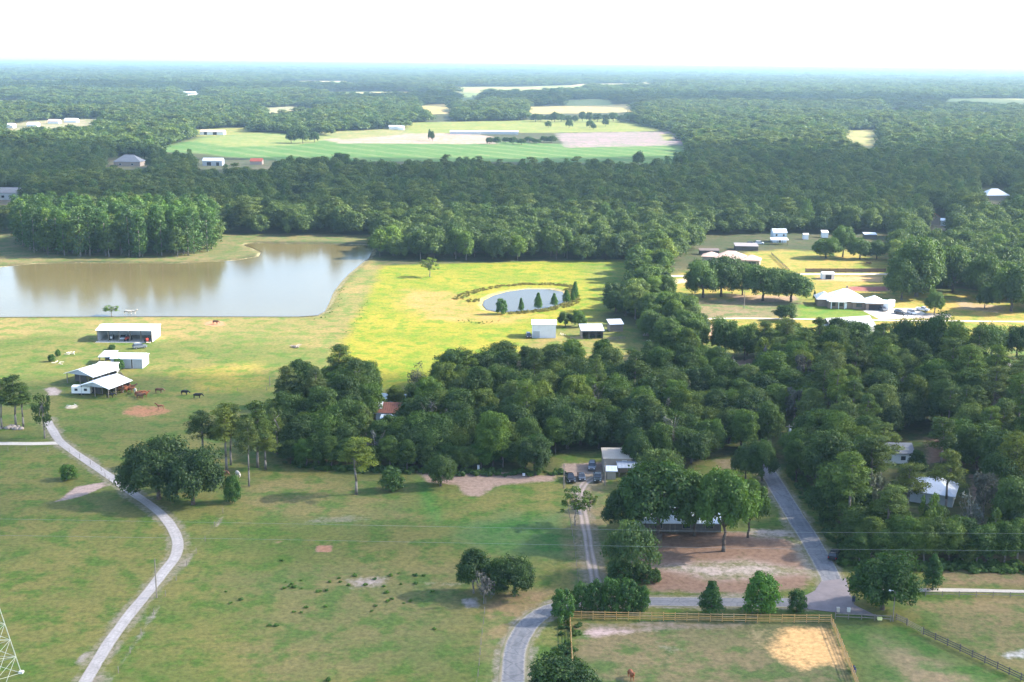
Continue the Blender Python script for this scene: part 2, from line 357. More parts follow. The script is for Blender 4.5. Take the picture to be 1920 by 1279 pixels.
# bare soil: (polygon px, colour, strength, softness)
BARE = [
    ([(1205, 1000), (1300, 995), (1470, 995), (1515, 1040), (1530, 1085), (1505, 1106), (1400, 1112), (1220, 1112), (1185, 1080)], (.20, .125, .085), .78, 3),
    ([(1230, 1062), (1400, 1050), (1500, 1072), (1330, 1084)], (.36, .29, .25), .6, 3),
    ([(1400, 990), (1480, 992), (1490, 1010), (1410, 1008)], (.34, .28, .24), .7, 2),
    ([(1090, 1163), (1250, 1168), (1235, 1186), (1110, 1200), (1085, 1190)], (.42, .31, .28), .72, 2.2),
    ([(1080, 1163), (1550, 1168), (1550, 1180), (1300, 1182), (1080, 1180)], (.20, .15, .12), .55, 2),
    ([(1180, 1195), (1230, 1195), (1330, 1235), (1240, 1225)], (.25, .20, .16), .45, 2),
    ([(1432, 1176), (1556, 1174), (1598, 1232), (1592, 1262), (1545, 1250), (1510, 1268), (1440, 1236), (1405, 1216), (1420, 1195)], (.62, .36, .145), .66, 2.4),
    ([(1400, 1180), (1440, 1176), (1440, 1240), (1400, 1225)], (.30, .22, .12), .5, 3),
    ([(775, 882), (850, 880), (980, 886), (1050, 890), (1040, 903), (935, 913), (905, 934), (862, 930), (850, 912), (795, 905)], (.27, .19, .145), .8, 2.5),
    ([(230, 768), (250, 760), (310, 762), (326, 770), (300, 780), (255, 786), (226, 778)], (.28, .135, .07), .62, 2.4),
    ([(382, 604), (400, 601), (424, 604), (424, 611), (400, 613), (382, 610)], (.36, .18, .09), .8, 2),
    ([(80, 728), (105, 724), (120, 733), (110, 742), (85, 742)], (.36, .29, .25), .9, 2),
    ([(122, 762), (145, 759), (148, 765), (126, 767)], (.55, .47, .35), .9, 1),
    ([(55, 956), (110, 936), (140, 913), (195, 903), (203, 911), (150, 932), (112, 941)], (.32, .235, .20), .9, 1.2),
    ([(130, 1100), (130, 1100), (131, 1101)], (.3, .25, .2), .0, 1),
    ([(420, 960), (412, 985), (360, 1045), (345, 1070), (352, 1050), (395, 990)], (.26, .22, .19), .75, 1.2),
    ([(300, 1120), (310, 1130), (270, 1190), (225, 1255), (205, 1290), (195, 1290), (240, 1215)], (.24, .21, .18), .62, 1.6),
    ([(152, 1225), (160, 1224), (150, 1250), (142, 1252)], (.34, .31, .29), .9, .6),
    ([(540, 972), (690, 962), (720, 976), (560, 988)], (.20, .17, .135), .5, 4),
    ([(630, 1088), (700, 1076), (740, 1084), (720, 1106), (660, 1108)], (.27, .22, .19), .62, 3),
    ([(780, 1085), (870, 1088), (880, 1105), (790, 1100)], (.26, .22, .18), .5, 3),
    ([(855, 1122), (900, 1118), (908, 1140), (870, 1145)], (.30, .26, .24), .7, 2),
    ([(590, 1022), (624, 1022), (624, 1036), (592, 1036)], (.30, .15, .085), .9, 1.2),
    ([(510, 1013), (533, 1013), (533, 1020), (512, 1020)], (.30, .18, .10), .7, 1),
    ([(725, 1250), (760, 1246), (762, 1260), (730, 1262)], (.26, .16, .09), .5, 2),
    ([(1050, 868), (1130, 866), (1135, 905), (1060, 905)], (.26, .19, .15), .9, 2),
    ([(1360, 680), (1412, 672), (1415, 700), (1365, 708)], (.28, .19, .14), .8, 3),
    ([(1475, 822), (1515, 820), (1515, 845), (1475, 845)], (.26, .17, .09), .7, 2),
    ([(1335, 860), (1385, 858), (1385, 880), (1335, 882)], (.20, .15, .09), .6, 2),
    ([(1300, 608), (1345, 605), (1345, 640), (1305, 640)], (.42, .28, .18), .8, 3),
    ([(1240, 525), (1300, 520), (1300, 530), (1240, 535)], (.42, .34, .22), .7, 3),
    ([(1590, 537), (1670, 537), (1670, 546), (1590, 546)], (.22, .08, .065), .9, 3),
    ([(1530, 518), (1660, 518), (1660, 530), (1530, 528)], (.34, .22, .10), .7, 4),
    ([(1340, 550), (1500, 553), (1500, 565), (1390, 570)], (.24, .16, .11), .6, 4),
    ([(1690, 586), (1790, 588), (1780, 598), (1690, 597)], (.24, .21, .19), .9, 2),
    ([(1780, 560), (1900, 575), (1880, 590), (1790, 580)], (.26, .18, .11), .6, 5),
    ([(1735, 820), (1800, 830), (1800, 860), (1740, 870)], (.15, .085, .055), .9, 3),
    ([(1815, 890), (1850, 890), (1850, 940), (1820, 940)], (.14, .09, .075), .9, 3),
    ([(600, 596), (640, 540), (690, 492), (700, 500), (660, 560), (625, 600)], (.26, .20, .095), .35, 4),
    ([(1795, 1080), (1850, 1070), (1870, 1085), (1800, 1092)], (.30, .25, .22), .5, 3),
    ([(1870, 1225), (1960, 1210), (1960, 1232), (1885, 1238)], (.40, .37, .34), .55, 2),
]
for ii, (cx_, cy_, sx_) in enumerate([(0, 800, 1)] ):
    pass
# distant farmland, extended towards the camera under the trees in front of it
FIELDS = [
    ([(250, 286), (372, 258), (480, 248), (640, 256), (900, 264), (1050, 270), (1270, 268), (1300, 296), (1285, 308), (900, 303), (640, 303), (480, 300), (380, 288), (300, 285)], (.060, .125, .030)),
    ([(360, 262), (480, 249), (640, 256), (560, 272), (420, 276)], (.135, .165, .045)),
    ([(608, 262), (700, 249), (890, 250), (925, 258), (930, 270), (640, 269)], (.235, .185, .140)),
    ([(1040, 250), (1262, 246), (1292, 272), (1062, 277)], (.175, .145, .130)),  # right-hand ploughed field, cloud shade put into the soil colour
    ([(760, 230), (1160, 222), (1250, 246), (1040, 249), (760, 250)], (.145, .165, .038)),
    ([(345, 244), (470, 238), (480, 249), (372, 258)], (.155, .165, .042)),
    ([(0, 238), (60, 227), (160, 223), (215, 224), (180, 234), (100, 243), (0, 248)], (.19, .18, .10)),
    ([(776, 197), (850, 194), (853, 214), (800, 214)], (.27, .22, .08)),
    ([(852, 176), (910, 174), (900, 192), (856, 194)], (.12, .16, .055)),
    ([(985, 200), (1190, 195), (1198, 210), (990, 214)], (.27, .22, .085)),
    ([(1056, 188), (1140, 184), (1150, 197), (1060, 199)], (.16, .19, .06)),
    ([(490, 205), (560, 196), (575, 205), (500, 214)], (.20, .19, .10)),
    ([(330, 174), (385, 172), (390, 180), (335, 181)], (.33, .31, .25)),
    ([(1570, 245), (1655, 243), (1660, 268), (1640, 276), (1585, 262)], (.20, .19, .07)),
    ([(1240, 252), (1262, 250), (1262, 264), (1245, 264)], (.2, .2, .06)),
    ([(505, 357), (590, 356), (594, 368), (510, 368)], (.20, .20, .13)),
    ([(190, 300), (280, 300), (290, 318), (190, 318)], (.13, .12, .06)),
    ([(360, 300), (520, 300), (520, 318), (360, 318)], (.13, .13, .06)),
    ([(-20, 360), (50, 360), (50, 385), (-20, 385)], (.2, .16, .11)),
    ([(1835, 364), (1905, 362), (1910, 385), (1835, 385)], (.16, .14, .08)),
    ([(1735, 412), (1785, 410), (1790, 430), (1740, 432)], (.16, .14, .08)),
    ([(600, 248), (760, 240), (760, 252), (640, 262)], (.16, .165, .06)),
]
# woods: bases of the trees
W_MID = [(505, 800), (540, 770), (600, 742), (660, 728), (700, 752), (745, 760), (770, 728), (860, 716), (1000, 714), (1100, 710), (1180, 722), (1260, 708), (1330, 690), (1352, 735), (1400, 740), (1462, 790), (1470, 860), (1452, 880), (1395, 862), (1330, 852), (1300, 885), (1205, 880), (1200, 848), (1130, 845), (1045, 852), (1040, 884), (960, 886), (880, 884), (790, 880), (700, 876), (600, 874), (540, 866), (510, 850)]
W_RIGHT = [(1335, 680), (1430, 655), (1500, 660), (1560, 672), (1600, 700), (1660, 705), (1830, 712), (1960, 730), (2010, 1000), (2010, 1058), (1760, 1058), (1610, 1055), (1580, 1030), (1550, 975), (1515, 925), (1490, 880), (1480, 810), (1440, 745), (1405, 715)]
W_COL = [(1182, 505), (1245, 515), (1250, 562), (1300, 620), (1325, 690), (1262, 704), (1238, 655), (1190, 612), (1140, 604), (1128, 588), (1190, 572)]
W_BELT = [(706, 486), (940, 489), (1178, 490), (1240, 512), (1262, 498), (1300, 472), (1300, 452), (1180, 448), (900, 446), (706, 450)]
W_CLUMP = [(22, 452), (60, 478), (110, 482), (330, 483), (375, 476), (404, 468), (412, 448), (350, 440), (120, 440)]
W_EAST = [(1668, 470), (1690, 545), (1730, 560), (1780, 540), (1850, 545), (1900, 578), (2000, 585), (2010, 440), (1680, 440)]
KEEP = [  # nothing grows here (px)
    [(690, 752), (775, 752), (778, 862), (694, 862)], [(1625, 832), (1730, 832), (1742, 985), (1612, 985)],
    [(1690, 905), (1810, 905), (1815, 1020), (1690, 1020)], [(1855, 690), (1930, 690), (1930, 735), (1855, 735)], CREEK,
    [(1340, 662), (1420, 668), (1425, 712), (1360, 715)], [(1030, 860), (1205, 850), (1205, 905), (1030, 905)],
    [(1700, 810), (1770, 810), (1800, 880), (1740, 890)], [(1475, 810), (1515, 815), (1520, 850), (1480, 850)],
    [(1130, 590), (1185, 596), (1190, 632), (1130, 632)], [(1812, 885), (1850, 885), (1858, 960), (1815, 960)],
    [(1590, 655), (1665, 655), (1670, 695), (1590, 695)], [(1728, 436), (1792, 436), (1798, 478), (1726, 478)],
]
ROAD_L = smooth_line(ROAD); LANE_L = smooth_line(LANE); DRIVE_L = smooth_line(DRIVE); SIDE_L = smooth_line(SIDE)
DIRT_L = smooth_line(DIRT); TRACK_L = smooth_line(TRACK); LANEN_L = smooth_line(LANE_N, 5); LANEW_L = smooth_line(LANE_W, 5)

def make_ground():
    # one sheet out to the horizon, fine where the photograph is close
    xs = list(np.arange(-235, 236, 1.25)); s = 1.25
    while xs[-1] < 90000: s *= 1.11; xs.append(xs[-1] + s)
    xs = np.array([-v for v in xs[:376:-1]] + xs); xs = np.unique(np.round(xs, 4))
    ys = [120.0]; 
    while ys[-1] < 130000:
        y = ys[-1]; ys.append(y + (1.25 if y < 480 else max(1.25, min((y - 300) * 0.0095, 4.5)) if y < 900 else (y - 420) * 0.0095))
    ys = np.array([-40000, -8000, -1500, -300, 0, 60, 100] + ys)
    X, Y = np.meshgrid(xs, ys); X = X.ravel(); Y = Y.ravel(); Z = np.zeros_like(X)
    wob = lambda sc, sd: (fbm(X, Y, sc, sd) - 0.5) * 2
    nA, nB = wob(18, 3), wob(6, 9)
    col = np.tile(np.array([.098, .116, .028]), (len(X), 1))
    g = fbm(X, Y, 60, 21)
    col *= (0.85 + 0.3 * g)[:, None]
    def paint(poly, c, soft, amp):
        P = W(poly); pad = soft + amp + 5
        k = np.where((X > P[:, 0].min() - pad) & (X < P[:, 0].max() + pad) & (Y > P[:, 1].min() - pad) & (Y < P[:, 1].max() + pad))[0]
        if len(k) == 0: return k, None
        d = sdist(P, X[k], Y[k]) + amp * (0.6 * nA[k] + 0.5 * nB[k])
        mk = sstep(soft, -soft, d); return k, mk
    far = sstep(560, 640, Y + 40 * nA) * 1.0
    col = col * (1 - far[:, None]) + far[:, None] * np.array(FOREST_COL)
    cl = fbm(X, Y, 800, 5, 3); hue = fbm(X, Y, 500, 41, 3); cm = sstep(.60, .625, cl) * (Y > 2300) * (Y < 6000)
    fc = np.where((hue > .56)[:, None], np.array([.26, .22, .10]), np.where((hue > .45)[:, None], np.array([.13, .17, .05]), np.array([.19, .19, .07])))
    col = col * (1 - cm[:, None]) + cm[:, None] * fc
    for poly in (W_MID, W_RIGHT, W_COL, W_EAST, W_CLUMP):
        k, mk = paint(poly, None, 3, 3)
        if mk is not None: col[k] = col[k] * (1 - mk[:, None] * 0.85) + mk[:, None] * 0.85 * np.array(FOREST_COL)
    for poly, c in FIELDS:
        k, mk = paint(poly, c, 4, 8)
        if mk is not None: col[k] = col[k] * (1 - mk[:, None]) + mk[:, None] * np.array(c)
    k, mk = paint(FIELDS[0][0], None, 6, 4)      # crop rows
    u = X[k] * .80 + Y[k] * .60; st = np.clip(1.6 * np.abs(((u / 34.0) % 1.0) - .5) * 2 - .95, 0, 1) * (.4 + .9 * fbm(X[k], Y[k], 90, 33)) * mk
    col[k] = col[k] * (1 - st[:, None] * .6) + st[:, None] * .6 * np.array((.22, .23, .10))
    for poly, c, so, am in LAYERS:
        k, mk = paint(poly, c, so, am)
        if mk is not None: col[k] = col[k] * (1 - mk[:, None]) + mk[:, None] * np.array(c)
    bare = np.zeros(len(X)); bcol = np.tile(np.array([.2, .15, .11]), (len(X), 1))
    for poly, c, st, so in BARE:
        if st <= 0: continue
        k, mk = paint(poly, c, so, so * 0.8)
        if mk is not None:
            bcol[k] = bcol[k] * (1 - mk[:, None]) + mk[:, None] * np.array(c); bare[k] = np.maximum(bare[k] * (1 - mk * 0.5), mk * st)
    # mown and trodden edges of the tracks
    for L, wd, c in ((ROAD_L, 3.6, (.24, .20, .15)), (LANE_L, 3.2, (.24, .20, .16)), (DRIVE_L, 2.6, (.20, .17, .12)), (DIRT_L, 2.6, (.2, .16, .12))):
        k = np.where((X > L[:, 0].min() - 8) & (X < L[:, 0].max() + 8) & (Y > L[:, 1].min() - 8) & (Y < L[:, 1].max() + 8))[0]
        mk = sstep(wd + 1.6, wd - 0.6, sdist(L, X[k], Y[k], False) + 0.8 * nB[k])
        bcol[k] = bcol[k] * (1 - mk[:, None]) + mk[:, None] * np.array(c); bare[k] = np.maximum(bare[k], mk * 0.55)
    # water lies in hollows with a sandy rim
    for poly, dep, rim, c in ((LAKE, 2.2, 2.2, (.25, .215, .115)), (POND, 1.6, 3.2, (.30, .24, .11)), (CREEK, 1.0, 1.0, (.08, .07, .05))):
        k, _ = paint(poly, None, 12, 2)
        d = sdist(W(poly), X[k], Y[k])
        Z[k] -= dep * sstep(1.0, -7.0, d) + 0.45 * sstep(3.5, 0.0, d)
        mk = sstep(rim + 1.2, rim - 1.5, d + 1.0 * nB[k])
        bcol[k] = bcol[k] * (1 - mk[:, None]) + mk[:, None] * np.array(c); bare[k] = np.maximum(bare[k], mk * 0.62)
    ny, nx = len(ys), len(xs)
    i = (np.arange(ny - 1)[:, None] * nx + np.arange(nx - 1)[None, :]).ravel()
    F = np.stack([i, i + 1, i + nx + 1, i + nx], 1)
    me = bpy.data.meshes.new('ground')
    me.vertices.add(len(X)); me.vertices.foreach_set('co', np.stack([X, Y, Z], 1).ravel())
    me.loops.add(F.size); me.loops.foreach_set('vertex_index', F.ravel())
    me.polygons.add(len(F)); me.polygons.foreach_set('loop_start', np.arange(0, F.size, 4)); me.polygons.foreach_set('loop_total', np.full(len(F), 4))
    me.update(); me.validate()
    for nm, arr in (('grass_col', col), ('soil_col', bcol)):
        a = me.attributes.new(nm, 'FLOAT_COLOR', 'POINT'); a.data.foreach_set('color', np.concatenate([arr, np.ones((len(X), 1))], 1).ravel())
    a = me.attributes.new('bare', 'FLOAT', 'POINT'); a.data.foreach_set('value', bare)
    mt, t, out = nodes('ground')
    b = N(t, 'ShaderNodeBsdfPrincipled'); b.inputs['Roughness'].default_value = 0.95; b.inputs['Specular IOR Level'].default_value = 0.1
    co = N(t, 'ShaderNodeTexCoord').outputs['Object']
    gc = N(t, 'ShaderNodeAttribute'); gc.attribute_name = 'grass_col'
    sc_ = N(t, 'ShaderNodeAttribute'); sc_.attribute_name = 'soil_col'
    ba = N(t, 'ShaderNodeAttribute'); ba.attribute_name = 'bare'
    n_big = noise_node(t, 0.028, 5, 0.6, co); n_mid = noise_node(t, 0.16, 6, 0.65, co); n_fin = noise_node(t, 0.9, 6, 0.72, co)
    mp = N(t, 'ShaderNodeMapping'); t.links.new(co, mp.inputs[0]); mp.inputs['Scale'].default_value = (0.35, 1.3, 1)
    n_str = noise_node(t, 0.09, 5, 0.7, mp.outputs[0])
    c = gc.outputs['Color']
    dry = mixc(t, 1.0, c, (1.65, 1.20, 1.5), 'MULTIPLY'); lush = mixc(t, 1.0, c, (0.62, 0.95, 0.60), 'MULTIPLY')
    c = mixc(t, maprange(t, n_big.outputs[0], 0.40, 0.60, 0, 0.78), c, dry)
    c = mixc(t, maprange(t, n_str.outputs[0], 0.48, 0.64, 0, 0.55), c, dry)
    c = mixc(t, maprange(t, n_mid.outputs[0], 0.47, 0.60, 0, 0.9), c, lush)
    sp = mixc(t, maprange(t, n_fin.outputs[0], 0.33, 0.70), (0.62, 0.66, 0.66), (1.34, 1.30, 1.28))
    c = mixc(t, 1.0, c, sp, 'MULTIPLY')
    # soil shows where the sward is thin
    s1 = N(t, 'ShaderNodeMath', operation='MULTIPLY_ADD'); t.links.new(n_mid.outputs[0], s1.inputs[0]); s1.inputs[1].default_value = 0.9
    t.links.new(ba.outputs['Fac'], s1.inputs[2])
    s2 = N(t, 'ShaderNodeMath', operation='MULTIPLY_ADD'); t.links.new(n_fin.outputs[0], s2.inputs[0]); s2.inputs[1].default_value = 0.6
    t.links.new(s1.outputs[0], s2.inputs[2])
    fac = maprange(t, s2.outputs[0], 1.12, 1.42)
    so = mixc(t, maprange(t, n_fin.outputs[0], 0.3, 0.72), sc_.outputs['Color'], sc_.outputs['Color'])
    so = mixc(t, 1.0, sc_.outputs['Color'], mixc(t, maprange(t, n_fin.outputs[0], 0.3, 0.72), (0.68, 0.66, 0.64), (1.3, 1.3, 1.3)), 'MULTIPLY')
    c = mixc(t, fac, c, so)
    t.links.new(c, b.inputs['Base Color'])
    bp = N(t, 'ShaderNodeBump'); bp.inputs['Strength'].default_value = 0.5; bp.inputs['Distance'].default_value = 0.25
    t.links.new(n_fin.outputs[0], bp.inputs['Height']); t.links.new(bp.outputs[0], b.inputs['Normal'])
    t.links.new(b.outputs[0], out.inputs['Surface'])
    me.materials.append(mt)
    return tag(link('ground', me), kind='structure')
make_ground()

# ------------------------------------------------------------------ water
def water_mat(name, col, rough, bump, scale, spec=.5):
    mt, t, out = nodes(name)
    b = N(t, 'ShaderNodeBsdfPrincipled'); b.inputs['Roughness'].default_value = rough; b.inputs['IOR'].default_value = 1.33
    b.inputs['Specular IOR Level'].default_value = spec
    co = N(t, 'ShaderNodeTexCoord').outputs['Object']
    n0 = noise_node(t, 0.012, 3, 0.5, co)
    c = mixc(t, maprange(t, n0.outputs[0], 0.35, 0.65), tuple(k * 0.85 for k in col), tuple(k * 1.15 for k in col)); t.links.new(c, b.inputs['Base Color'])
    n1 = noise_node(t, scale, 3, 0.6, co)
    bp = N(t, 'ShaderNodeBump'); bp.inputs['Strength'].default_value = 1.0; bp.inputs['Distance'].default_value = bump
    t.links.new(n1.outputs[0], bp.inputs['Height']); t.links.new(bp.outputs[0], b.inputs['Normal'])
    t.links.new(b.outputs[0], out.inputs['Surface']); return mt
sheet('lake', LAKE, -0.30, water_mat('lake_water', (.105, .086, .036), 0.13, 0.035, 0.5, .20))
sheet('pond', POND, -0.30, water_mat('pond_water', (.060, .056, .040), 0.06, 0.006, 0.8, .07))
sheet('creek', CREEK, -0.25, water_mat('creek_water', (.03, .035, .03), 0.05, 0.003, 0.9))

# ------------------------------------------------------------------ roads and drives
M_ASPH = road_mat('asphalt', (.150, .150, .157), (.205, .195, .195), (.33, .29, .25), edge_w=.66)
M_CONC = road_mat('drive_concrete', (.335, .305, .285), (.285, .255, .235), (.28, .24, .19), edge_w=.60, crack=.3)
M_SAND = road_mat('sandy_verge', (.36, .31, .26), (.34, .28, .22), (.24, .20, .13), edge_w=.45, crack=0)
M_DIRT = road_mat('dirt_track', (.24, .185, .155), (.36, .29, .25), (.20, .16, .11), edge_w=.45, crack=0, middle=(.13, .115, .06))
M_PALE = road_mat('pale_gravel', (.42, .365, .30), (.47, .42, .36), (.30, .25, .17), edge_w=.5, crack=0)
M_APRON = mat('apron_concrete', (.44, .39, .33), 0.95, var=0.15, scale=0.4, dirt=(.3, .25, .2), dirt_amt=0.6)
ribbon('road_verge', ROAD_L, 4.9, 0.02, M_SAND, 0.35, 3)
ribbon('lane_verge', LANE_L, 4.7, 0.03, M_SAND, 0.40, 5)
ribbon('road', ROAD_L, 4.1, 0.05, M_ASPH, 0.22, 4)
ribbon('lane', LANE_L, 3.8, 0.06, M_ASPH, 0.22, 6)
sheet('road_junction', JUNC, 0.07, mat('junction_asphalt', (.185, .155, .155), 0.9, var=0.15, scale=0.5, dirt=(.27, .22, .2), dirt_amt=0.6))
ribbon('driveway', DRIVE_L, 2.35, 0.05, M_CONC, 0.16, 8)
ribbon('side_driveway', SIDE_L, 3.0, 0.04, M_PALE, 0.35, 9)
ribbon('dirt_drive', DIRT_L, 2.5, 0.03, M_DIRT, 0.35, 10)
ribbon('gravel_track', TRACK_L, 1.7, 0.03, M_PALE, 0.3, 12)
ribbon('farm_lane', LANEN_L, 2.6, 0.03, M_PALE, 0.4, 14)
ribbon('gravel_lane', LANEW_L, 5.0, 0.03, M_PALE, 0.4, 15)
sheet('parking_apron', APRON, 0.05, M_APRON)

# ------------------------------------------------------------------ buildings
M_WHITE = mat('white_metal', (.70, .71, .71), 0.45, var=0.05, scale=0.4, stripes=0.9, dirt=(.42, .37, .31), dirt_amt=0.5)
M_GALV = mat('galvanised', (.55, .58, .62), 0.35, metal=0.4, var=0.12, scale=0.5, stripes=0.8, dirt=(.35, .30, .26), dirt_amt=0.35)
M_BLUEW = mat('pale_blue_metal', (.60, .68, .74), 0.4, metal=0.2, var=0.08, scale=0.5, stripes=0.8, dirt=(.45, .42, .4), dirt_amt=0.3)
M_GREYW = mat('grey_siding', (.40, .42, .43), 0.6, var=0.08, scale=0.5, stripes=0.3)
M_WALLW = mat('white_wall', (.72, .72, .70), 0.7, var=0.06, scale=0.6, dirt=(.4, .36, .3), dirt_amt=0.3)
M_TAN = mat('tan_wall', (.32, .255, .205), 0.8, var=0.08, scale=0.6, dirt=(.25, .2, .16), dirt_amt=0.4)
M_TANR = mat('tan_roof', (.36, .30, .235), 0.6, var=0.08, scale=0.5, stripes=0.5)
M_RUST = mat('rusty_roof', (.19, .075, .05), 0.8, var=0.35, scale=0.5, dirt=(.09, .05, .04), dirt_amt=0.8, stripes=0.6)
M_SHING = mat('grey_shingle', (.16, .165, .18), 0.9, var=0.18, scale=1.2)
M_SHPALE = mat('pale_shingle', (.36, .36, .38), 0.85, var=0.2, scale=0.5, dirt=(.2, .2, .2), dirt_amt=0.5)
M_PINK = mat('pink_shingle', (.44, .30, .24), 0.9, var=0.12, scale=1.0)
M_RED = mat('red_roof', (.42, .10, .06), 0.8, var=0.2, scale=0.6)
M_BRICK = mat('brown_brick', (.24, .17, .13), 0.9, var=0.15, scale=2)
M_DARK = mat('dark_inside', (.030, .028, .032), 0.9, var=0.3)
M_GLASS = mat('window_glass', (.03, .035, .045), 0.08, var=0.1, spec=0.6)
M_WOOD = mat('weathered_wood', (.20, .17, .14), 0.9, var=0.25, scale=2)
M_NEWW = mat('yellow_timber', (.46, .27, .085), 0.8, var=0.2, scale=2, dirt=(.3, .2, .1), dirt_amt=0.5)
M_DWOOD = mat('dark_fence_wood', (.085, .075, .068), 0.9, var=0.25, scale=2)
M_STEEL = mat('tower_steel', (.44, .46, .38), 0.55, metal=0.2, var=0.1)
M_CONCR = mat('footing_concrete', (.55, .54, .50), 0.9)
M_TRIM = mat('white_trim', (.78, .78, .76), 0.6, var=0.04)
M_FLOOR = mat('slab_concrete', (.50, .46, .40), 0.9, var=0.12)

def roof_mb(w, d, h, kind, rise, over):
    """roof over a footprint x -w/2..w/2, y 0..d, eaves at height h"""
    m = MB(); x0, x1, y0, y1 = -w / 2 - over, w / 2 + over, -over, d + over; th = 0.16
    if kind == 'gx':
        yc = d / 2; k = rise / (d / 2); e = h - over * k
        m.prism([(y0, e), (yc, h + rise), (y1, e), (y1, e + th), (yc, h + rise + th * 1.2), (y0, e + th)], x0, x1, 'x')
    elif kind == 'gy':
        k = rise / (w / 2); e = h - over * k
        m.prism([(x0, e), (0, h + rise), (x1, e), (x1, e + th), (0, h + rise + th * 1.2), (x0, e + th)], y0, y1, 'y')
    elif kind == 'mono':     # low at the front
        k = rise / d; m.prism([(y0, h - over * k), (y1, h + rise + over * k), (y1, h + rise + over * k + th), (y0, h - over * k + th)], x0, x1, 'x')
    elif kind == 'monob':    # low at the back
        k = rise / d; m.prism([(y0, h + rise + over * k), (y1, h - over * k), (y1, h - over * k + th), (y0, h + rise + over * k + th)], x0, x1, 'x')
    elif kind == 'hip':
        W_, D_ = x1 - x0, y1 - y0; q = min(W_, D_) / 2; z0 = h; z1 = h + th
        if W_ >= D_: r = [(x0 + q, (y0 + y1) / 2, h + rise), (x1 - q + 1e-3, (y0 + y1) / 2, h + rise)]
        else: r = [((x0 + x1) / 2, y0 + q, h + rise), ((x0 + x1) / 2, y1 - q + 1e-3, h + rise)]
        v = [(x0, y0, z0), (x1, y0, z0), (x1, y1, z0), (x0, y1, z0), (x0, y0, z1), (x1, y0, z1), (x1, y1, z1), (x0, y1, z1)] + r
        f = [(3, 2, 1, 0), (0, 1, 5, 4), (1, 2, 6, 5), (2, 3, 7, 6), (3, 0, 4, 7)]
        f += [(4, 5, 9, 8), (5, 6, 9), (6, 7, 8, 9), (7, 4, 8)] if W_ >= D_ else [(4, 5, 8), (5, 6, 9, 8), (6, 7, 9), (7, 4, 8, 9)]
        m.add(v, f)
    return m
def wall_mb(w, d, h, kind, rise):
    m = MB(); x0, x1 = -w / 2, w / 2
    if kind == 'gx': m.prism([(0, 0), (d, 0), (d, h), (d / 2, h + rise - 0.02), (0, h)], x0, x1, 'x')
    elif kind == 'gy': m.prism([(x0, 0), (x1, 0), (x1, h), (0, h + rise - 0.02), (x0, h)], 0, d, 'y')
    elif kind == 'mono': m.prism([(0, 0), (d, 0), (d, h + rise - .02), (0, h - .02)], x0, x1, 'x')
    elif kind == 'monob': m.prism([(0, 0), (d, 0), (d, h - .02), (0, h + rise - .02)], x0, x1, 'x')
    else: m.box(x0, x1, 0, d, 0, h)
    return m
def opening(root, name, side, u, z, w, h, d, wb, glass=M_GLASS, frame=M_TRIM):
    """window or door set into the front (f), right (r) or left (l) wall; wb = (width, depth) of the building"""
    m = MB(); fr = MB(); t = 0.04; b = 0.09
    def put(mb, u0, u1, z0, z1, p0, p1):
        if side == 'f': mb.box(u0, u1, -p1, -p0, z0, z1)
        elif side == 'r': mb.box(wb[0] / 2 + p0, wb[0] / 2 + p1, u0, u1, z0, z1)
        else: mb.box(-wb[0] / 2 - p1, -wb[0] / 2 - p0, u0, u1, z0, z1)
    put(m, u - w / 2, u + w / 2, z, z + h, -0.05, t)
    o = m.build(name, glass, root)
    if frame:
        put(fr, u - w / 2 - b, u - w / 2, z - b, z + h + b, -.05, t * 2); put(fr, u + w / 2, u + w / 2 + b, z - b, z + h + b, -.05, t * 2)
        put(fr, u - w / 2, u + w / 2, z + h, z + h + b, -.05, t * 2 - .004); put(fr, u - w / 2, u + w / 2, z - b, z, -.05, t * 2 - .004)
        fr.build('frame', frame, o)
    return o
def house(name, label, cat, px, py, w, d, h, rz=0, kind='gx', rise=1.5, over=0.4, wall=M_WALLW, roof=M_GALV, wins=(), doors=(), z=0.0, framem=None):
    p = G(px, py); root = thing(name, label, cat, (p.x, p.y, z), R(rz))
    wall_mb(w, d, h, kind, rise).build('wall', wall, root)
    rf = roof_mb(w, d, h, kind, rise, over).build('roof', roof, root)
    for a in wins: opening(root, 'window', a[0], a[1], a[2], a[3], a[4], d, (w, d), frame=framem or M_TRIM)
    for a in doors: opening(root, 'door', a[0], a[1], 0.06, a[2], a[3], d, (w, d), a[4] if len(a) > 4 else M_DWOOD, framem or M_TRIM)
    root['rf'] = 1; del root['rf']
    return root, rf
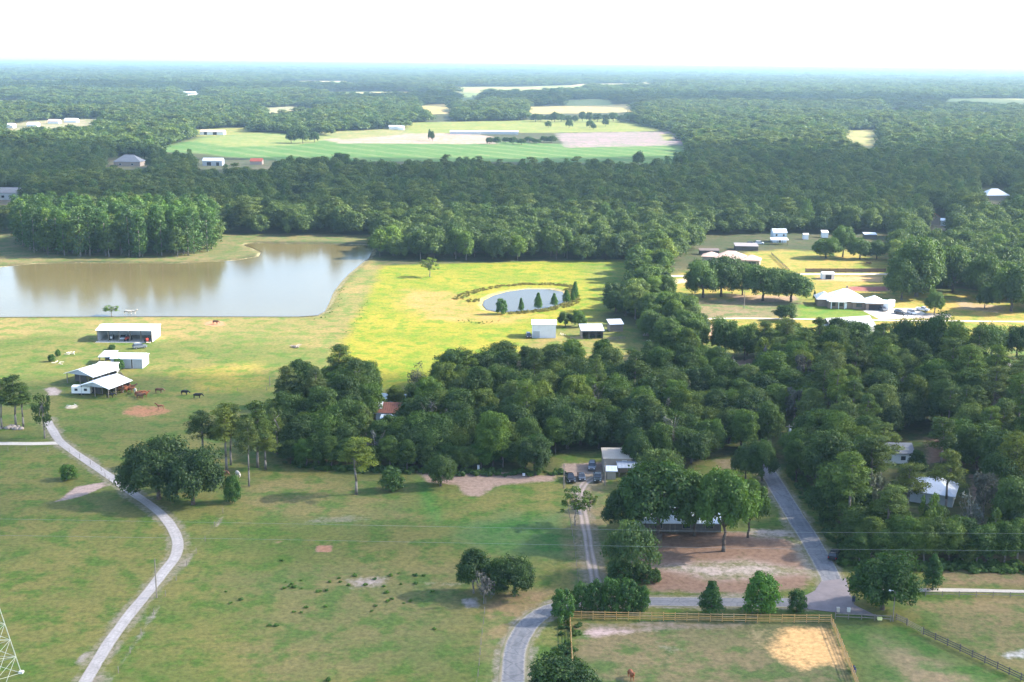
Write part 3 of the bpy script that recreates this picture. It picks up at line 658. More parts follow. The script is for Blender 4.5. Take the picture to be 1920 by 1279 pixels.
def posts_shed(name, label, cat, px, py, w, d, h, rz, kind, rise, over, roofm, nposts, wallm=None, sides='blr', floor=None):
    """open-fronted pole shed: roof on posts, walls only on the sides named"""
    p = G(px, py); root = thing(name, label, cat, (p.x, p.y, 0), R(rz)); hb = h + (rise if kind == 'mono' else 0)
    roof_mb(w, d, h, kind, rise, over).build('roof', roofm, root)
    for i in range(nposts):
        x = -w / 2 + 0.12 + (w - 0.24) * i / (nposts - 1)
        MB().box(x - .12, x + .12, 0.02, .26, 0, h - 0.03).build('post', M_WOOD, root)
        if 'b' not in sides: MB().box(x - .12, x + .12, d - .26, d - .02, 0, h - .03).build('post', M_WOOD, root)
    if wallm:
        if 'b' in sides: MB().box(-w / 2, w / 2, d - .12, d, 0, h - .02).build('back_wall', wallm, root)
        for s, x in (('l', -w / 2), ('r', w / 2 - .12)):
            if s not in sides: continue
            if kind == 'gx': MB().prism([(0.28, 0), (d - .13, 0), (d - .13, h - .02), (d / 2, h + rise - .03), (.28, h - .02)], x, x + .12, 'x').build('side_wall', wallm, root)
            else: MB().prism([(0.28, 0), (d - .13, 0), (d - .13, h + (rise if kind == 'mono' else 0) * .95 - .05), (.28, h - .02)], x, x + .12, 'x').build('side_wall', wallm, root)
    if floor: MB().box(-w / 2 - .3, w / 2 - .5, -floor, d - .2, 0.0, 0.09).build('slab', M_FLOOR, root)
    return root

# farm by the lake
b1 = posts_shed('equipment_shed', 'long white open-fronted equipment shed nearest the lake shore', 'shed', 234, 641, 19.5, 11, 4.1, 0, 'gx', .9, .35, M_WHITE, 6, M_WHITE, 'blr', floor=1.6)
house('metal_shed', 'closed pale grey metal shed in front of the open equipment shed', 'shed', 238, 691, 10.2, 7.5, 3.2, 0, 'gx', 1.0, .3, M_GREYW, M_BLUEW, doors=[('f', 1.7, .5, 3.0, M_DWOOD)])
posts_shed('lean_to', 'low open lean-to against the left end of the grey metal shed', 'shed', 198, 684, 4.0, 6.5, 2.6, 0, 'mono', .5, .3, M_BLUEW, 3, M_DWOOD, 'b')
def barn(name, label, px, py, w, d, h, rz, rise):
    p = G(px, py); root = thing(name, label, 'barn', (p.x, p.y, 0), R(rz))
    roof_mb(w, d, h, 'gy', rise, .5).build('roof', M_WHITE, root)
    for x in (-w / 2 + .15, 0, w / 2 - .15):
        for k in range(4):
            y = .15 + (d - .3) * k / 3
            MB().box(x - .1, x + .1, y - .1, y + .1, 0, h + (rise if x == 0 else 0) - .05).build('post', M_WOOD, root)
    MB().prism([(-w / 2 + .3, h + .05), (w / 2 - .3, h + .05), (0, h + rise - .05)], .0, .1, 'y').build('gable', M_GREYW, root)
    MB().box(-w / 2 + .3, w / 2 - .3, d - .14, d - .04, 0, h - .02).build('back_wall', M_DWOOD, root)
    MB().box(-w / 2 + .3, -.4, d * .3, d * .3 + .1, 0, h * .9).build('stall_wall', M_DWOOD, root)
    return root
barn('pole_barn', 'white-roofed open pole barn further back, behind the camper barn', 150, 722, 10.5, 11, 3.2, -24, 1.7)
barn('pole_barn', 'white-roofed open pole barn with the small camper parked at its front', 178, 744, 10.0, 10.5, 3.0, -20, 1.5)
house('side_shed', 'narrow grey lean-to shed joined behind the rear pole barn', 'shed', 196, 702, 6.2, 4.0, 2.5, -5, 'mono', .4, .3, M_GREYW, M_WHITE)
# sheds south of the pond
house('metal_shed', 'tall white metal shed with grey door below the round pond', 'shed', 1020, 634, 8.6, 7.5, 5.0, 0, 'gx', 1.0, .3, M_WALLW, M_WHITE, doors=[('f', -2.8, 2.4, 2.5, M_GREYW)])
posts_shed('lean_to_shed', 'low blue-grey tin-roofed shed right of the tall white one', 'shed', 1111, 635, 7.8, 6.5, 2.9, 4, 'mono', 1.0, .4, M_GALV, 4, M_WOOD, 'blr')
house('small_shed', 'weathered wood shed under the trees with shiny tin roof', 'shed', 1156, 622, 5.0, 4.5, 2.8, 10, 'mono', .9, .3, M_WOOD, M_GALV)
# white hip-roofed house
p = G(1588, 580); hr = thing('farmhouse', 'sprawling house with bright white hipped metal roof and lawn', 'house', (p.x, p.y, 0), R(-6))
def hip_wing(x, y, w, d, h, rise, part, wallm=M_BRICK, roofm=M_WHITE):
    m = MB(); m.box(x - w / 2, x + w / 2, y, y + d, 0, h); m.build(part + '_wall' if part else 'wall', wallm, hr)
    rm = roof_mb(w, d, h, 'hip', rise, .6); rm.v = [(a + x, b_ + y, c_) for a, b_, c_ in rm.v]
    return rm.build(part + '_roof' if part else 'roof', roofm, hr)
hip_wing(0, 1.5, 15, 13, 3.0, 4.2, '')
hip_wing(-8.3, 5.0, 6, 9, 2.94, 2.4, 'side_wing')
hip_wing(11.2, -0.6, 7.5, 8, 2.9, 2.6, 'garage')
hip_wing(5.0, 0.9, 5.4, 5, 2.88, 1.9, 'bay')
for x in (-6.4, -3.4, -1.0): MB().box(x - .14, x + .14, -.2, .08, 0, 2.95).build('porch_post', M_TRIM, hr)
MB().box(-7.2, -.2, -.5, 1.48, 2.95, 3.12).build('porch_roof', M_WHITE, hr)
for x, wd in ((-5.2, 1.4), (-2.2, 1.6)):
    o = MB().box(x - wd / 2, x + wd / 2, 1.44, 1.6, .9, 2.3).build('window', M_GLASS, hr)
o = MB().box(3.8, 6.2, .84, 1.0, .9, 2.3).build('window', M_GLASS, hr)
MB().box(8.6, 13.6, -.66, -.4, .05, 2.35).build('garage_door', M_DARK, hr)
MB().box(-.9, .1, 1.43, 1.6, .05, 2.2).build('door', M_TRIM, hr)
MB().box(.6, 1.2, 9, 9.6, 6.5, 8.2).build('chimney', M_BRICK, hr)
# tan hipped house behind the oaks
p = G(1368, 496); hr = thing('farmhouse', 'wide house with pinkish tan hipped shingle roof behind the oak row', 'house', (p.x, p.y, 0), R(-14))
hip_wing(0, 0, 14, 11, 3, 3.2, '', M_TAN, M_PINK); hip_wing(10.5, -3, 8.5, 8, 2.9, 2.4, 'garage', M_TAN, M_PINK); hip_wing(-10, 3, 8, 8, 2.9, 2.2, 'side_wing', M_TAN, M_PINK)
MB().box(7.5, 13, -3.08, -2.9, .05, 2.3).build('garage_door', M_DARK, hr)
house('low_barn', 'long flat dark-roofed barn beside the tan hipped house', 'barn', 1400, 470, 12, 8, 2.3, -4, 'mono', .6, .3, M_DWOOD, mat('dark_tar_roof', (.20, .18, .19), .9))
house('low_barn', 'dark brown low shed running behind the tan house', 'shed', 1330, 478, 10, 4, 2.2, 0, 'mono', .5, .3, M_DWOOD, mat('brown_tar_roof', (.12, .095, .09), .9))
house('barn_house', 'two-storey pale blue metal barn with porch far right of tan house', 'barn', 1462, 455, 7.5, 8, 5.6, 0, 'gx', 1.6, .3, M_BLUEW, M_GALV, wins=[('f', -2, 3.6, 1, 1.2), ('f', 2, 3.6, 1, 1.2)], doors=[('f', 0, 1.4, 2.3)])
posts_shed('porch', 'white tin porch roof in front of the two-storey metal barn', 'porch', 1462, 459, 9, 3.6, 2.6, 0, 'mono', .6, .3, M_WHITE, 4)
house('small_shed', 'little white shed just right of the two-storey metal barn', 'shed', 1511, 449, 2.8, 3, 2.6, 0, 'gx', .6, .2, M_WALLW, M_WHITE)
house('small_shed', 'white tin shed peeping over the oaks right of the yard', 'shed', 1547, 446, 3.6, 3, 3.0, 0, 'mono', .8, .2, M_WALLW, M_WHITE)
house('small_shed', 'long low grey tin roof at the forest edge above the oaks', 'shed', 1632, 448, 7, 4, 2.4, 0, 'mono', .7, .2, M_DWOOD, M_GALV)
house('cabin', 'red-roofed cabin deep in the dark trees on the right', 'house', 1752, 420, 8, 9, 4.2, 25, 'gy', 2.2, .5, M_TAN, M_RED)
house('small_shed', 'pale blue roofed shed beside the red-roofed cabin', 'shed', 1771, 424, 5, 5, 3.4, -20, 'gx', 1, .3, M_GREYW, M_BLUEW)
house('farmhouse', 'lone house with white hipped roof in the far right forest', 'house', 1870, 376, 17, 12, 3.6, 5, 'hip', 4.5, .6, M_TAN, M_WHITE)
house('small_shed', 'little white shed left of the far right white-roofed house', 'shed', 1838, 371, 5, 5, 3.4, 0, 'gx', 1, .2, M_WALLW, M_WHITE)
house('carport', 'small white carport shelter on the yellow grass behind the white house', 'carport', 1553, 524, 5.5, 4.5, 2.5, 0, 'gx', .6, .2, M_WALLW, M_WHITE, doors=[('f', 0, 2.8, 2.1, M_DARK)])
# house between the trees below the farm lane
p = G(1600, 628); hr = thing('gable_house', 'grey-shingled house half hidden by oaks below the farm lane', 'house', (p.x, p.y, 0), R(18))
MB().box(-9, 9, 0, 9, 0, 3).build('wall', M_WALLW, hr); roof_mb(18, 9, 3, 'gx', 2.8, .5).build('roof', M_SHPALE, hr)
m_ = wall_mb(7, 5, 3, 'gy', 2.6); m_.v = [(a - 4.5, b_ - 4.9, c_) for a, b_, c_ in m_.v]; m_.build('front_wing', M_WALLW, hr)
m_ = roof_mb(7, 9.5, 3, 'gy', 2.6, .4); m_.v = [(a - 4.5, b_ - 4.9, c_ + .03) for a, b_, c_ in m_.v]; m_.build('front_roof', M_SHPALE, hr)
opening(hr, 'window', 'l', 4, 1, 1.4, 1.2, 9, (18, 9)); opening(hr, 'window', 'f', 5, 1, 1.6, 1.2, 9, (18, 9))
# in the middle wood
r_, rf_ = house('cottage', 'cottage with rusty red and white tin roof deep in the middle wood', 'house', 733, 795, 8.4, 6.5, 3.4, -4, 'gx', 1.8, .5, M_WALLW, M_RUST, wins=[('f', -2, 1, 1.2, 1.2), ('f', 2, 1, 1.2, 1.2)])
m_ = MB(); m_.prism([(-.5, 2.97), (3.25, 5.22), (3.25, 5.5), (-.5, 3.22)], -4.75, -2.6, 'x'); m_.build('white_roof_panel', M_WHITE, r_)
MB().prism([(-3.2, 2.2), (-.3, 2.85), (-.3, 2.98), (-3.2, 2.33)], -2.6, 3.2, 'x').build('porch_roof', M_BLUEW, r_)
for x in (-2.4, .3, 3.0): MB().box(x - .08, x + .08, -3.05, -2.9, 0, 2.24).build('porch_post', M_TRIM, r_)
# tan workshop by the parked trucks
r_, rf_ = house('workshop', 'tall tan workshop beside the parked black trucks', 'building', 1158, 886, 7.0, 7, 3.5, 0, 'mono', .5, .2, M_TAN, M_TANR, wins=[('f', 1.6, 2.2, 1.0, .8)])
posts_shed('carport', 'blue-grey tin carport joined to the right of the tan workshop', 'carport', 1183, 894, 6.0, 4.0, 2.3, 3, 'mono', .6, .3, mat('dull_tin', (.30, .33, .38), .5, metal=.3, var=.15, stripes=.8), 3)
house('small_shed', 'small tan shed with flat tin roof in front of the workshop', 'shed', 1146, 899, 2.2, 2.4, 2.1, 0, 'mono', .3, .4, M_TANR, M_GALV)
# ranch house under the great oaks
house('ranch_house', 'long low house with pale tin roof under the great oaks', 'house', 1278, 998, 17, 9, 2.6, 0, 'gx', 1.7, .9, M_DWOOD, M_BLUEW, wins=[('f', -5, .9, 1.6, 1.1), ('f', 1, .9, 1.6, 1.1), ('f', 6, .9, 1.6, 1.1)], doors=[('f', -2, 1, 2.05)], framem=M_WOOD)
house('small_shed', 'little grey shed at the left end of the oak-shaded house', 'shed', 1203, 992, 2.2, 2.6, 2.3, 0, 'mono', .4, .25, M_GREYW, M_WHITE)
# right wood
house('wood_house', 'white house with dark grey roof among the pines on the right', 'house', 1675, 869, 9.6, 6.5, 2.8, -2, 'gx', 1.6, .4, M_WALLW, M_SHING, wins=[('f', -3, .9, .8, 1.2), ('f', -1, .9, .8, 1.2), ('f', 2.4, .9, 1.2, 1.1)])
house('wood_house', 'house with leaf-littered silver tin roof hidden in the right wood', 'house', 1745, 946, 9.5, 9.5, 2.6, -24, 'hip', 3.0, .5, M_GREYW, mat('littered_tin', (.55, .57, .60), .5, metal=.2, var=.1, scale=.4, dirt=(.12, .13, .08), dirt_amt=1.0))
# distant buildings
house('far_barn', 'long pale far barn at the left edge of the crop field', 'barn', 397, 253, 30, 14, 4, 0, 'gx', 2, .4, M_WALLW, M_PINK, doors=[('f', -8, 4, 3.4, M_DARK), ('f', 4, 5, 3.4, M_DARK)])
house('far_house', 'far grey house with dark hipped roof in the left forest', 'house', 238, 312, 24, 16, 4, 0, 'hip', 6, .6, M_TAN, M_SHING, wins=[('f', -6, 1.2, 2, 1.4), ('f', 5, 1.2, 2, 1.4)])
house('far_shed', 'bright white metal shed in front of the green crop rows', 'shed', 398, 311, 18, 11, 4.5, 0, 'gx', 2.2, .3, M_GREYW, M_WHITE, doors=[('f', -3, 4, 3.4, M_DARK), ('f', 5, 3, 3.2, M_DARK)])
house('far_house', 'far house with faded red roof below the crop field', 'house', 480, 309, 11, 9, 3.2, 0, 'gx', 2.4, .3, M_TAN, M_RED)
house('far_house', 'house with grey roof at the left edge of the photograph', 'house', 14, 375, 18, 11, 5, 0, 'gx', 3, .4, M_WALLW, M_SHING, wins=[('f', 3, 1.5, 2, 1.6), ('f', -3, 1.5, 2, 1.6)])
for i, (x, y, wd) in enumerate([(872, 252, 40), (935, 252, 52)]):
    house('greenhouse', ['low grey greenhouse on the ploughed field, left one', 'low pale greenhouse on the ploughed field, right one'][i], 'greenhouse', x, y, wd, 14, 3.2, 0, 'gx', 1.4, .2, M_GREYW, M_GALV)
for i, (x, y, wd, c) in enumerate([(100, 232, 16, M_PINK), (132, 230, 18, M_WHITE), (60, 238, 14, M_WHITE), (12, 240, 18, M_WHITE), (226, 215, 14, M_WHITE), (250, 224, 16, M_PINK)]):
    house('far_house', ['small far house with brown roof on the pale cleared lot', 'small far house with white roof on the pale cleared lot', 'little white far house left of the cleared lot', 'white far house at the left edge of the cleared lot', 'white far roof above the left forest', 'brownish far roof right of the pale cleared lot'][i], 'house', x, y, wd, 12, 3.5, 0, 'gx', 2.5, .4, M_WALLW, c)
for i, (x, y, wd) in enumerate([(580, 218, 24), (616, 217, 14), (740, 243, 16), (752, 244, 8), (345, 176, 60), (285, 178, 30), (1755, 232, 20), (1854, 272, 17), (1296, 336, 14), (1278, 207, 30)]):
    house('far_shed', ['tiny white far shed in the forest left of the field, longer one', 'tiny white far shed in the forest, shorter one right of it', 'small far shed by trees at the top of the ploughed field', 'tiny far hut at the right of the ploughed field sheds', 'long white building far off near the left horizon', 'white far roof left of the long white building', 'white far roof in the right forest', 'white far roof among dark trees at the right', 'pale roof in the centre forest below the ploughed field', 'thin pale far roof near the upper right'][i], 'shed', x, y, wd, 9, 4.0, 0, 'gx', 1.5, .3, M_WALLW, M_WHITE)
house('small_shed', 'white tin building on the lawn at the right edge', 'shed', 1884, 722, 5.4, 5, 3.0, 20, 'gx', 1.0, .3, M_WALLW, M_WHITE)
house('small_shed', 'pale blue tin lean-to right of the white building on the lawn', 'shed', 1902, 718, 3.0, 3.6, 2.6, 35, 'mono', .5, .3, M_GREYW, M_BLUEW)
house('small_shed', 'long cream low roof on the lawn at the right edge', 'shed', 1886, 694, 4.6, 2.2, 1.6, 0, 'mono', .3, .2, M_TAN, M_TANR)

# ------------------------------------------------------------------ vehicles
M_TYRE = mat('tyre', (.02, .02, .02), 0.85); M_RIM = mat('rim', (.35, .36, .38), .35, metal=.7)
M_LAMP = mat('headlamp', (.75, .75, .72), .15); M_TAIL = mat('tail_lamp', (.35, .02, .02), .25)
def vehicle(name, label, kind, px, py, rz, color, cname):
    p = G(px, py); root = thing(name, label, {'pickup': 'pickup', 'suv': 'car', 'car': 'car'}[kind], (p.x, p.y, 0.05), R(rz), None)
    cm = mat('paint_' + cname, color, .25, var=.04, spec=.6)
    L, Wd = {'pickup': (5.6, .98), 'suv': (4.8, .95), 'car': (4.6, .9)}[kind]; a = -L / 2
    if kind == 'pickup':
        MB().loft([(a, .86 * Wd, .8 * Wd, .45, .95), (a + .25, Wd, .93 * Wd, .4, 1.05), (a + 1.6, Wd, .95 * Wd, .4, 1.12), (a + 3.3, Wd, .95 * Wd, .4, 1.12), (a + 3.32, Wd, .95 * Wd, .4, .72), (L / 2 - .12, Wd, .95 * Wd, .4, .72), (L / 2, .95 * Wd, .92 * Wd, .45, .74)]).build('body', cm, root)
        for x in (-1, 1): MB().box(min(x * .78 * Wd, x * .95 * Wd), max(x * .78 * Wd, x * .95 * Wd), a + 3.34, L / 2 - .02, .72, 1.14).build('bed_side', cm, root)
        MB().box(-.77 * Wd, .77 * Wd, L / 2 - .12, L / 2 - .03, .73, 1.14).build('tailgate', cm, root)
        c0, c1, c2, c3, zt = a + 1.35, a + 2.0, a + 3.1, a + 3.3, 1.82
    elif kind == 'suv':
        MB().loft([(a, .85 * Wd, .8 * Wd, .4, .9), (a + .3, Wd, .92 * Wd, .35, 1.0), (a + 1.3, Wd, .95 * Wd, .35, 1.1), (L / 2 - .2, Wd, .95 * Wd, .35, 1.12), (L / 2, .93 * Wd, .9 * Wd, .42, 1.08)]).build('body', cm, root)
        c0, c1, c2, c3, zt = a + 1.15, a + 1.85, L / 2 - .5, L / 2 - .1, 1.75
    else:
        MB().loft([(a, .85 * Wd, .78 * Wd, .32, .72), (a + .3, Wd, .92 * Wd, .28, .84), (a + 1.3, Wd, .95 * Wd, .28, .95), (L / 2 - .9, Wd, .95 * Wd, .28, .98), (L / 2, .92 * Wd, .88 * Wd, .36, .92)]).build('body', cm, root)
        c0, c1, c2, c3, zt = a + 1.2, a + 2.0, L / 2 - 1.5, L / 2 - .7, 1.42
    zb = 1.08 if kind != 'car' else .93
    g = MB().loft([(c0, .86 * Wd, .84 * Wd, zb, zb + .03), (c1, .88 * Wd, .72 * Wd, zb, zt - .06), (c2, .88 * Wd, .72 * Wd, zb, zt - .06), (c3, .86 * Wd, .82 * Wd, zb, zb + .06)]).build('windows', M_GLASS, root)
    MB().loft([(c1 - .08, .70 * Wd, .66 * Wd, zt - .07, zt - .02), (c1 + .3, .73 * Wd, .66 * Wd, zt - .07, zt + .03), (c2 - .2, .73 * Wd, .66 * Wd, zt - .07, zt + .03), (c2 + .08, .70 * Wd, .66 * Wd, zt - .07, zt - .02)]).build('roof', cm, root)
    for x in (-1, 1):
        for y in (a + .95, L / 2 - 1.0):
            wv = MB().tube((x * (Wd - .24), y, .36), (x * (Wd + .01), y, .36), .36, n=12).build('wheel', M_TYRE, root)
            MB().tube((x * (Wd - .2), y, .36), (x * (Wd + .02), y, .36), .2, n=8).build('rim', M_RIM, wv)
        zl = .75 if kind != 'car' else .6
        MB().box(min(x * .5, x * .82) * Wd, max(x * .5, x * .82) * Wd, a - .02, a + .14, zl - .08, zl + .1).build('headlight', M_LAMP, root)
        MB().box(min(x * .7, x * .9) * Wd, max(x * .7, x * .9) * Wd, L / 2 - .1, L / 2 + .02, zl - .05, zl + .18).build('tail_light', M_TAIL, root)
    return root
BLK, GRY, WHT = (.012, .013, .016), (.16, .17, .18), (.70, .70, .70)
vehicle('pickup_truck', 'black pickup left of three parked by the tan workshop', 'pickup', 1069, 901, 8, BLK, 'black')
vehicle('parked_car', 'dark grey car between the two black trucks by the workshop', 'car', 1090, 898, 4, (.035, .037, .045), 'charcoal')
vehicle('pickup_truck', 'black pickup right of three with a light windscreen by the workshop', 'pickup', 1120, 900, -2, (.014, .020, .020), 'blackgreen')
vehicle('parked_car', 'grey car under the trees left of the tan workshop', 'suv', 1110, 879, -6, (.11, .12, .14), 'slate')
vehicle('parked_suv', 'black off-roader parked on the verge of the bending road', 'suv', 1564, 1046, 155, (.016, .016, .022), 'black2')
vehicle('parked_car', 'grey car in front of the white house garage', 'suv', 1655, 583, 10, GRY, 'grey')
vehicle('parked_car', 'dark car on the pale apron below the white house', 'suv', 1687, 589, 40, (.04, .045, .06), 'navy')
vehicle('parked_car', 'white car on the dark apron right of the white house', 'suv', 1709, 589, 15, WHT, 'white')
vehicle('pickup_truck', 'white pickup at the right end of the parking apron', 'pickup', 1730, 583, 40, (.55, .57, .60), 'silver')
vehicle('parked_car', 'dark vehicle at the left wall of the tall white shed', 'suv', 991, 633, 5, (.03, .034, .045), 'dusk')
vehicle('parked_car', 'silver car beside the long dark-roofed barn', 'suv', 1424, 458, 80, (.62, .63, .64), 'silver2')
vehicle('parked_car', 'dark car left of the silver one by the dark-roofed barn', 'suv', 1408, 459, 80, (.05, .06, .055), 'dusk2')
vehicle('parked_car', 'small dark car beside the tractor shed, nose to the grey metal shed', 'suv', 262, 653, 120, (.12, .14, .15), 'greygreen')
def camper(name, label, px, py, rz, L, Wd, Hh, m, nwin, cat='trailer'):
    p = G(px, py); root = thing(name, label, cat, (p.x, p.y, 0.0), R(rz))
    MB().prism([(0, .55), (Wd, .55), (Wd, Hh - .25), (Wd - .3, Hh), (.3, Hh), (0, Hh - .25)], -L / 2, L / 2, 'x').build('body', m, root)
    for i in range(nwin):
        x = -L / 2 + L * (i + .5) / nwin
        o = MB().box(x - .45, x + .45, -.03, .03, Hh * .48, Hh * .48 + .75).build('window', M_GLASS, root)
        MB().box(x - .5, x + .5, -.02, .02, Hh * .48 - .06, Hh * .48 - .0).build('sill', M_TRIM, o)
    for x in (-.5, .5):
        MB().tube((x, .1, .33), (x, .3, .33), .33, n=10).build('wheel', M_TYRE, root)
        MB().tube((x, Wd - .3, .33), (x, Wd - .1, .33), .33, n=10).build('wheel', M_TYRE, root)
    MB().box(-L / 2 - 1.0, -L / 2, Wd / 2 - .08, Wd / 2 + .08, .45, .58).build('hitch', M_DWOOD, root)
    return root
camper('camper_trailer', 'small white camper with two dark windows under the front pole barn', 152, 741, 0, 5.6, 2.3, 2.7, mat('camper_white', (.74, .72, .66), .5, var=.05), 2)
camper('travel_trailer', 'long white travel trailer parked right of the white house', 1672, 580, 60, 9.5, 2.5, 3.3, mat('trailer_white', (.80, .80, .80), .4, var=.04), 3)
camper('flatbed_camper', 'second trailer with a bluish side beside the long white one', 1663, 578, 62, 7.5, 2.4, 2.8, mat('trailer_blue', (.50, .60, .66), .4, var=.1), 3)

# machinery in the open shed
def tractor(name, label, px, py, rz, color, cname, s=1.0):
    p = G(px, py); root = thing(name, label, 'tractor', (p.x, p.y, .1), R(rz)); root.scale = (s, s, s); cm = mat('paint_' + cname, color, .5, var=.15)
    MB().loft([(-1.7, .35, .3, .7, 1.3), (-.2, .38, .36, .6, 1.45), (.5, .5, .5, .6, 1.1)]).build('bonnet', cm, root)
    MB().box(-.6, .6, .3, 1.3, .85, 1.05).build('fender', cm, root); MB().box(-.25, .25, .7, 1.1, 1.05, 1.55).build('seat', M_DARK, root)
    for x in (-.55, .55): MB().tube((x, 1.15, .9), (x, 1.15, 2.3), .04).build('roll_bar', M_DARK, root)
    for x in (-1, 1):
        MB().tube((x * .6, .9, .75), (x * 1.0, .9, .75), .75, n=14).build('wheel', M_TYRE, root)
        MB().tube((x * .5, -1.3, .42), (x * .75, -1.3, .42), .42, n=12).build('wheel', M_TYRE, root)
    return root
tractor('tractor', 'red tractor at the right end of the open white shed', 276, 642, 20, (.5, .06, .04), 'red')
tractor('tractor', 'red tractor in the middle bay of the open white shed', 240, 639, -10, (.38, .06, .05), 'darkred')
tractor('tractor', 'white and grey machine in the left bay of the open white shed', 209, 637, 15, (.6, .6, .58), 'pale')
vehicle('pickup_truck', 'pale truck parked deep in the open white shed', 'pickup', 232, 636, 5, (.5, .52, .55), 'pale2')

# ------------------------------------------------------------------ fences, poles, wires
def box_mesh(name, sx, sy, sz, material, z0=0.0):
    return MB().box(-sx / 2, sx / 2, -sy / 2, sy / 2, z0, z0 + sz).mesh(name, material)
def rail_fence(name, label, runs, post_h, rails, span, postm, railm, post_w=.14, rail_h=.15, cat='fence'):
    root = thing(name, label, cat, (0, 0, 0))
    P0 = G(*runs[0][0]); root.location = (P0.x, P0.y, 0)
    pm = box_mesh('post', post_w, post_w, post_h, postm)
    for run in runs:
        pts = [G(*q) - P0 for q in run]
        for a, b in zip(pts[:-1], pts[1:]):
            d = b - a; n = max(1, round(d.length / span)); ang = math.atan2(d.y, d.x); L = d.length / n
            rms = [railm] if railm is not M_NEWW else [M_NEWW, mat('old_timber', (.36, .225, .085), .85, var=.25, scale=2), mat('grey_timber', (.40, .27, .13), .85, var=.25, scale=2)]
            bms = [MB().box(0, L - .01, -.03, .03, -rail_h / 2, rail_h / 2).mesh('rail', q_) for q_ in rms]
            for i in range(n + 1):
                q = a + d * (i / n)
                link('post', pm, root, (q.x, q.y, 0), ang).rotation_euler = (random.gauss(0, .012), random.gauss(0, .012), ang)
                if i < n:
                    for z in rails:
                        o = link('rail', random.choice(bms), root, (q.x - math.sin(ang) * -.09, q.y + math.cos(ang) * -.09, z + random.uniform(-.02, .02)), ang)
                        o.rotation_euler = (0, random.uniform(-.012, .012), ang)
    return root
rail_fence('paddock_fence', 'new yellow timber rail fence around the sandy paddock', [[(1073, 1262), (1068, 1161), (1420, 1167), (1558, 1168), (1578, 1215), (1612, 1300)]], 1.65, (.35, .72, 1.05, 1.5), 2.2, M_NEWW, M_NEWW)
rail_fence('pasture_fence', 'dark weathered rail fence running down the right corner', [[(1731, 1190), (1800, 1222), (1870, 1255), (1960, 1298)]], 1.4, (.35, .75, 1.15), 2.4, M_DWOOD, M_DWOOD)
rail_fence('pasture_fence', 'short brown rail fence between the lamp post and the gate', [[(1680, 1163), (1700, 1172)]], 1.3, (.35, .75, 1.15), 2.4, M_DWOOD, M_WOOD)
rail_fence('roadside_fence', 'grey low rail fence between paddock corner and lamp post', [[(1566, 1160), (1640, 1163), (1670, 1165)]], 1.2, (.5, 1.05), 2.6, M_WOOD, M_WOOD)
rail_fence('track_fence', 'low grey fence along the near side of the gravel track', [[(1735, 1118), (1830, 1119), (1990, 1122)]], 1.1, (.5, .95), 3.0, M_WOOD, M_WOOD, .12, .12)
rail_fence('farm_gate', 'galvanised farm gate joining the two dark fences', [[(1702, 1174), (1728, 1188)]], 1.25, (.3, .6, .9, 1.2), 3.6, M_WOOD, M_WOOD, .09, .05, 'gate')
rail_fence('pen_fence', 'grey plank pen fence beside the pole barns', [[(213, 735), (232, 712), (222, 700)]], 1.5, (.4, .8, 1.2), 2.0, M_WOOD, M_WOOD)
rail_fence('yard_fence', 'weathered fence beside the tin-roofed shed', [[(1132, 640), (1172, 636)]], 1.3, (.4, .8, 1.2), 2.0, M_WOOD, M_WOOD)
rail_fence('garden_fence', 'low fence left of the tin-roofed shed', [[(1070, 638), (1092, 637)]], 1.2, (.4, .8, 1.1), 2.0, M_WOOD, M_WOOD)
rail_fence('paddock_fence', 'brown fence and hedge line behind the white house carport', [[(1510, 511), (1660, 511)]], 2.2, (.3, .6, .9, 1.2, 1.5, 1.8), 4.0, M_DWOOD, mat('brown_boards', (.13, .075, .06), .9), .16, .26)
rail_fence('field_fence', 'dark fence running up the yellow field behind the oaks', [[(1480, 510), (1446, 478)]], 1.5, (.4, .8, 1.2), 4.0, M_DWOOD, M_DWOOD)
rail_fence('lane_fence', 'dark red-brown fence beneath the oak row', [[(1290, 541), (1510, 543)]], 1.5, (.35, .75, 1.15), 4.0, M_DWOOD, mat('redbrown_boards', (.10, .045, .035), .9), .16, .3)
def wire_fence(name, label, line, post_h, span, postm, group=None):
    P0 = G(*line[0]); root = thing(name, label, 'fence', (P0.x, P0.y, 0)); pm = MB().tube((0, 0, 0), (0, 0, post_h), .07, .06, 6).mesh('post', postm)
    tops = []
    for a, b in zip(line[:-1], line[1:]):
        a = G(*a) - P0; b = G(*b) - P0; n = max(1, round((b - a).length / span))
        for i in range(n):
            q = a + (b - a) * (i / n); tops.append(q); o = link('post', pm, root, (q.x, q.y, 0)); o.rotation_euler = (random.uniform(-.04, .04), random.uniform(-.04, .04), 0)
    tops.append(G(*line[-1]) - P0); link('post', pm, root, (tops[-1].x, tops[-1].y, 0))
    for z in (.4, .75, 1.1):
        m_ = MB()
        for a, b in zip(tops[:-1], tops[1:]): m_.tube(Vector((a.x, a.y, z)), Vector((b.x, b.y, z)), .006, n=3)
        m_.build('wire', M_DWOOD, root)
    return root
wire_fence('wire_fence', 'post and wire fence left of the curving asphalt lane', [(911, 1132), (904, 1190), (894, 1290)], 1.3, 4, M_WOOD)
wire_fence('wire_fence', 'post and wire fence along the left of the dirt drive', [(1058, 905), (1066, 960), (1078, 1030), (1084, 1095)], 1.4, 4, M_WOOD)
wire_fence('wire_fence', 'pale post and wire fence right of the concrete drive', [(418, 962), (385, 1015), (350, 1062), (310, 1118), (265, 1190), (222, 1262)], 1.2, 7, M_WOOD)
wire_fence('wire_fence', 'wire fence crossing the pasture below the barns', [(262, 735), (390, 735), (500, 732)], 1.3, 8, M_WOOD)
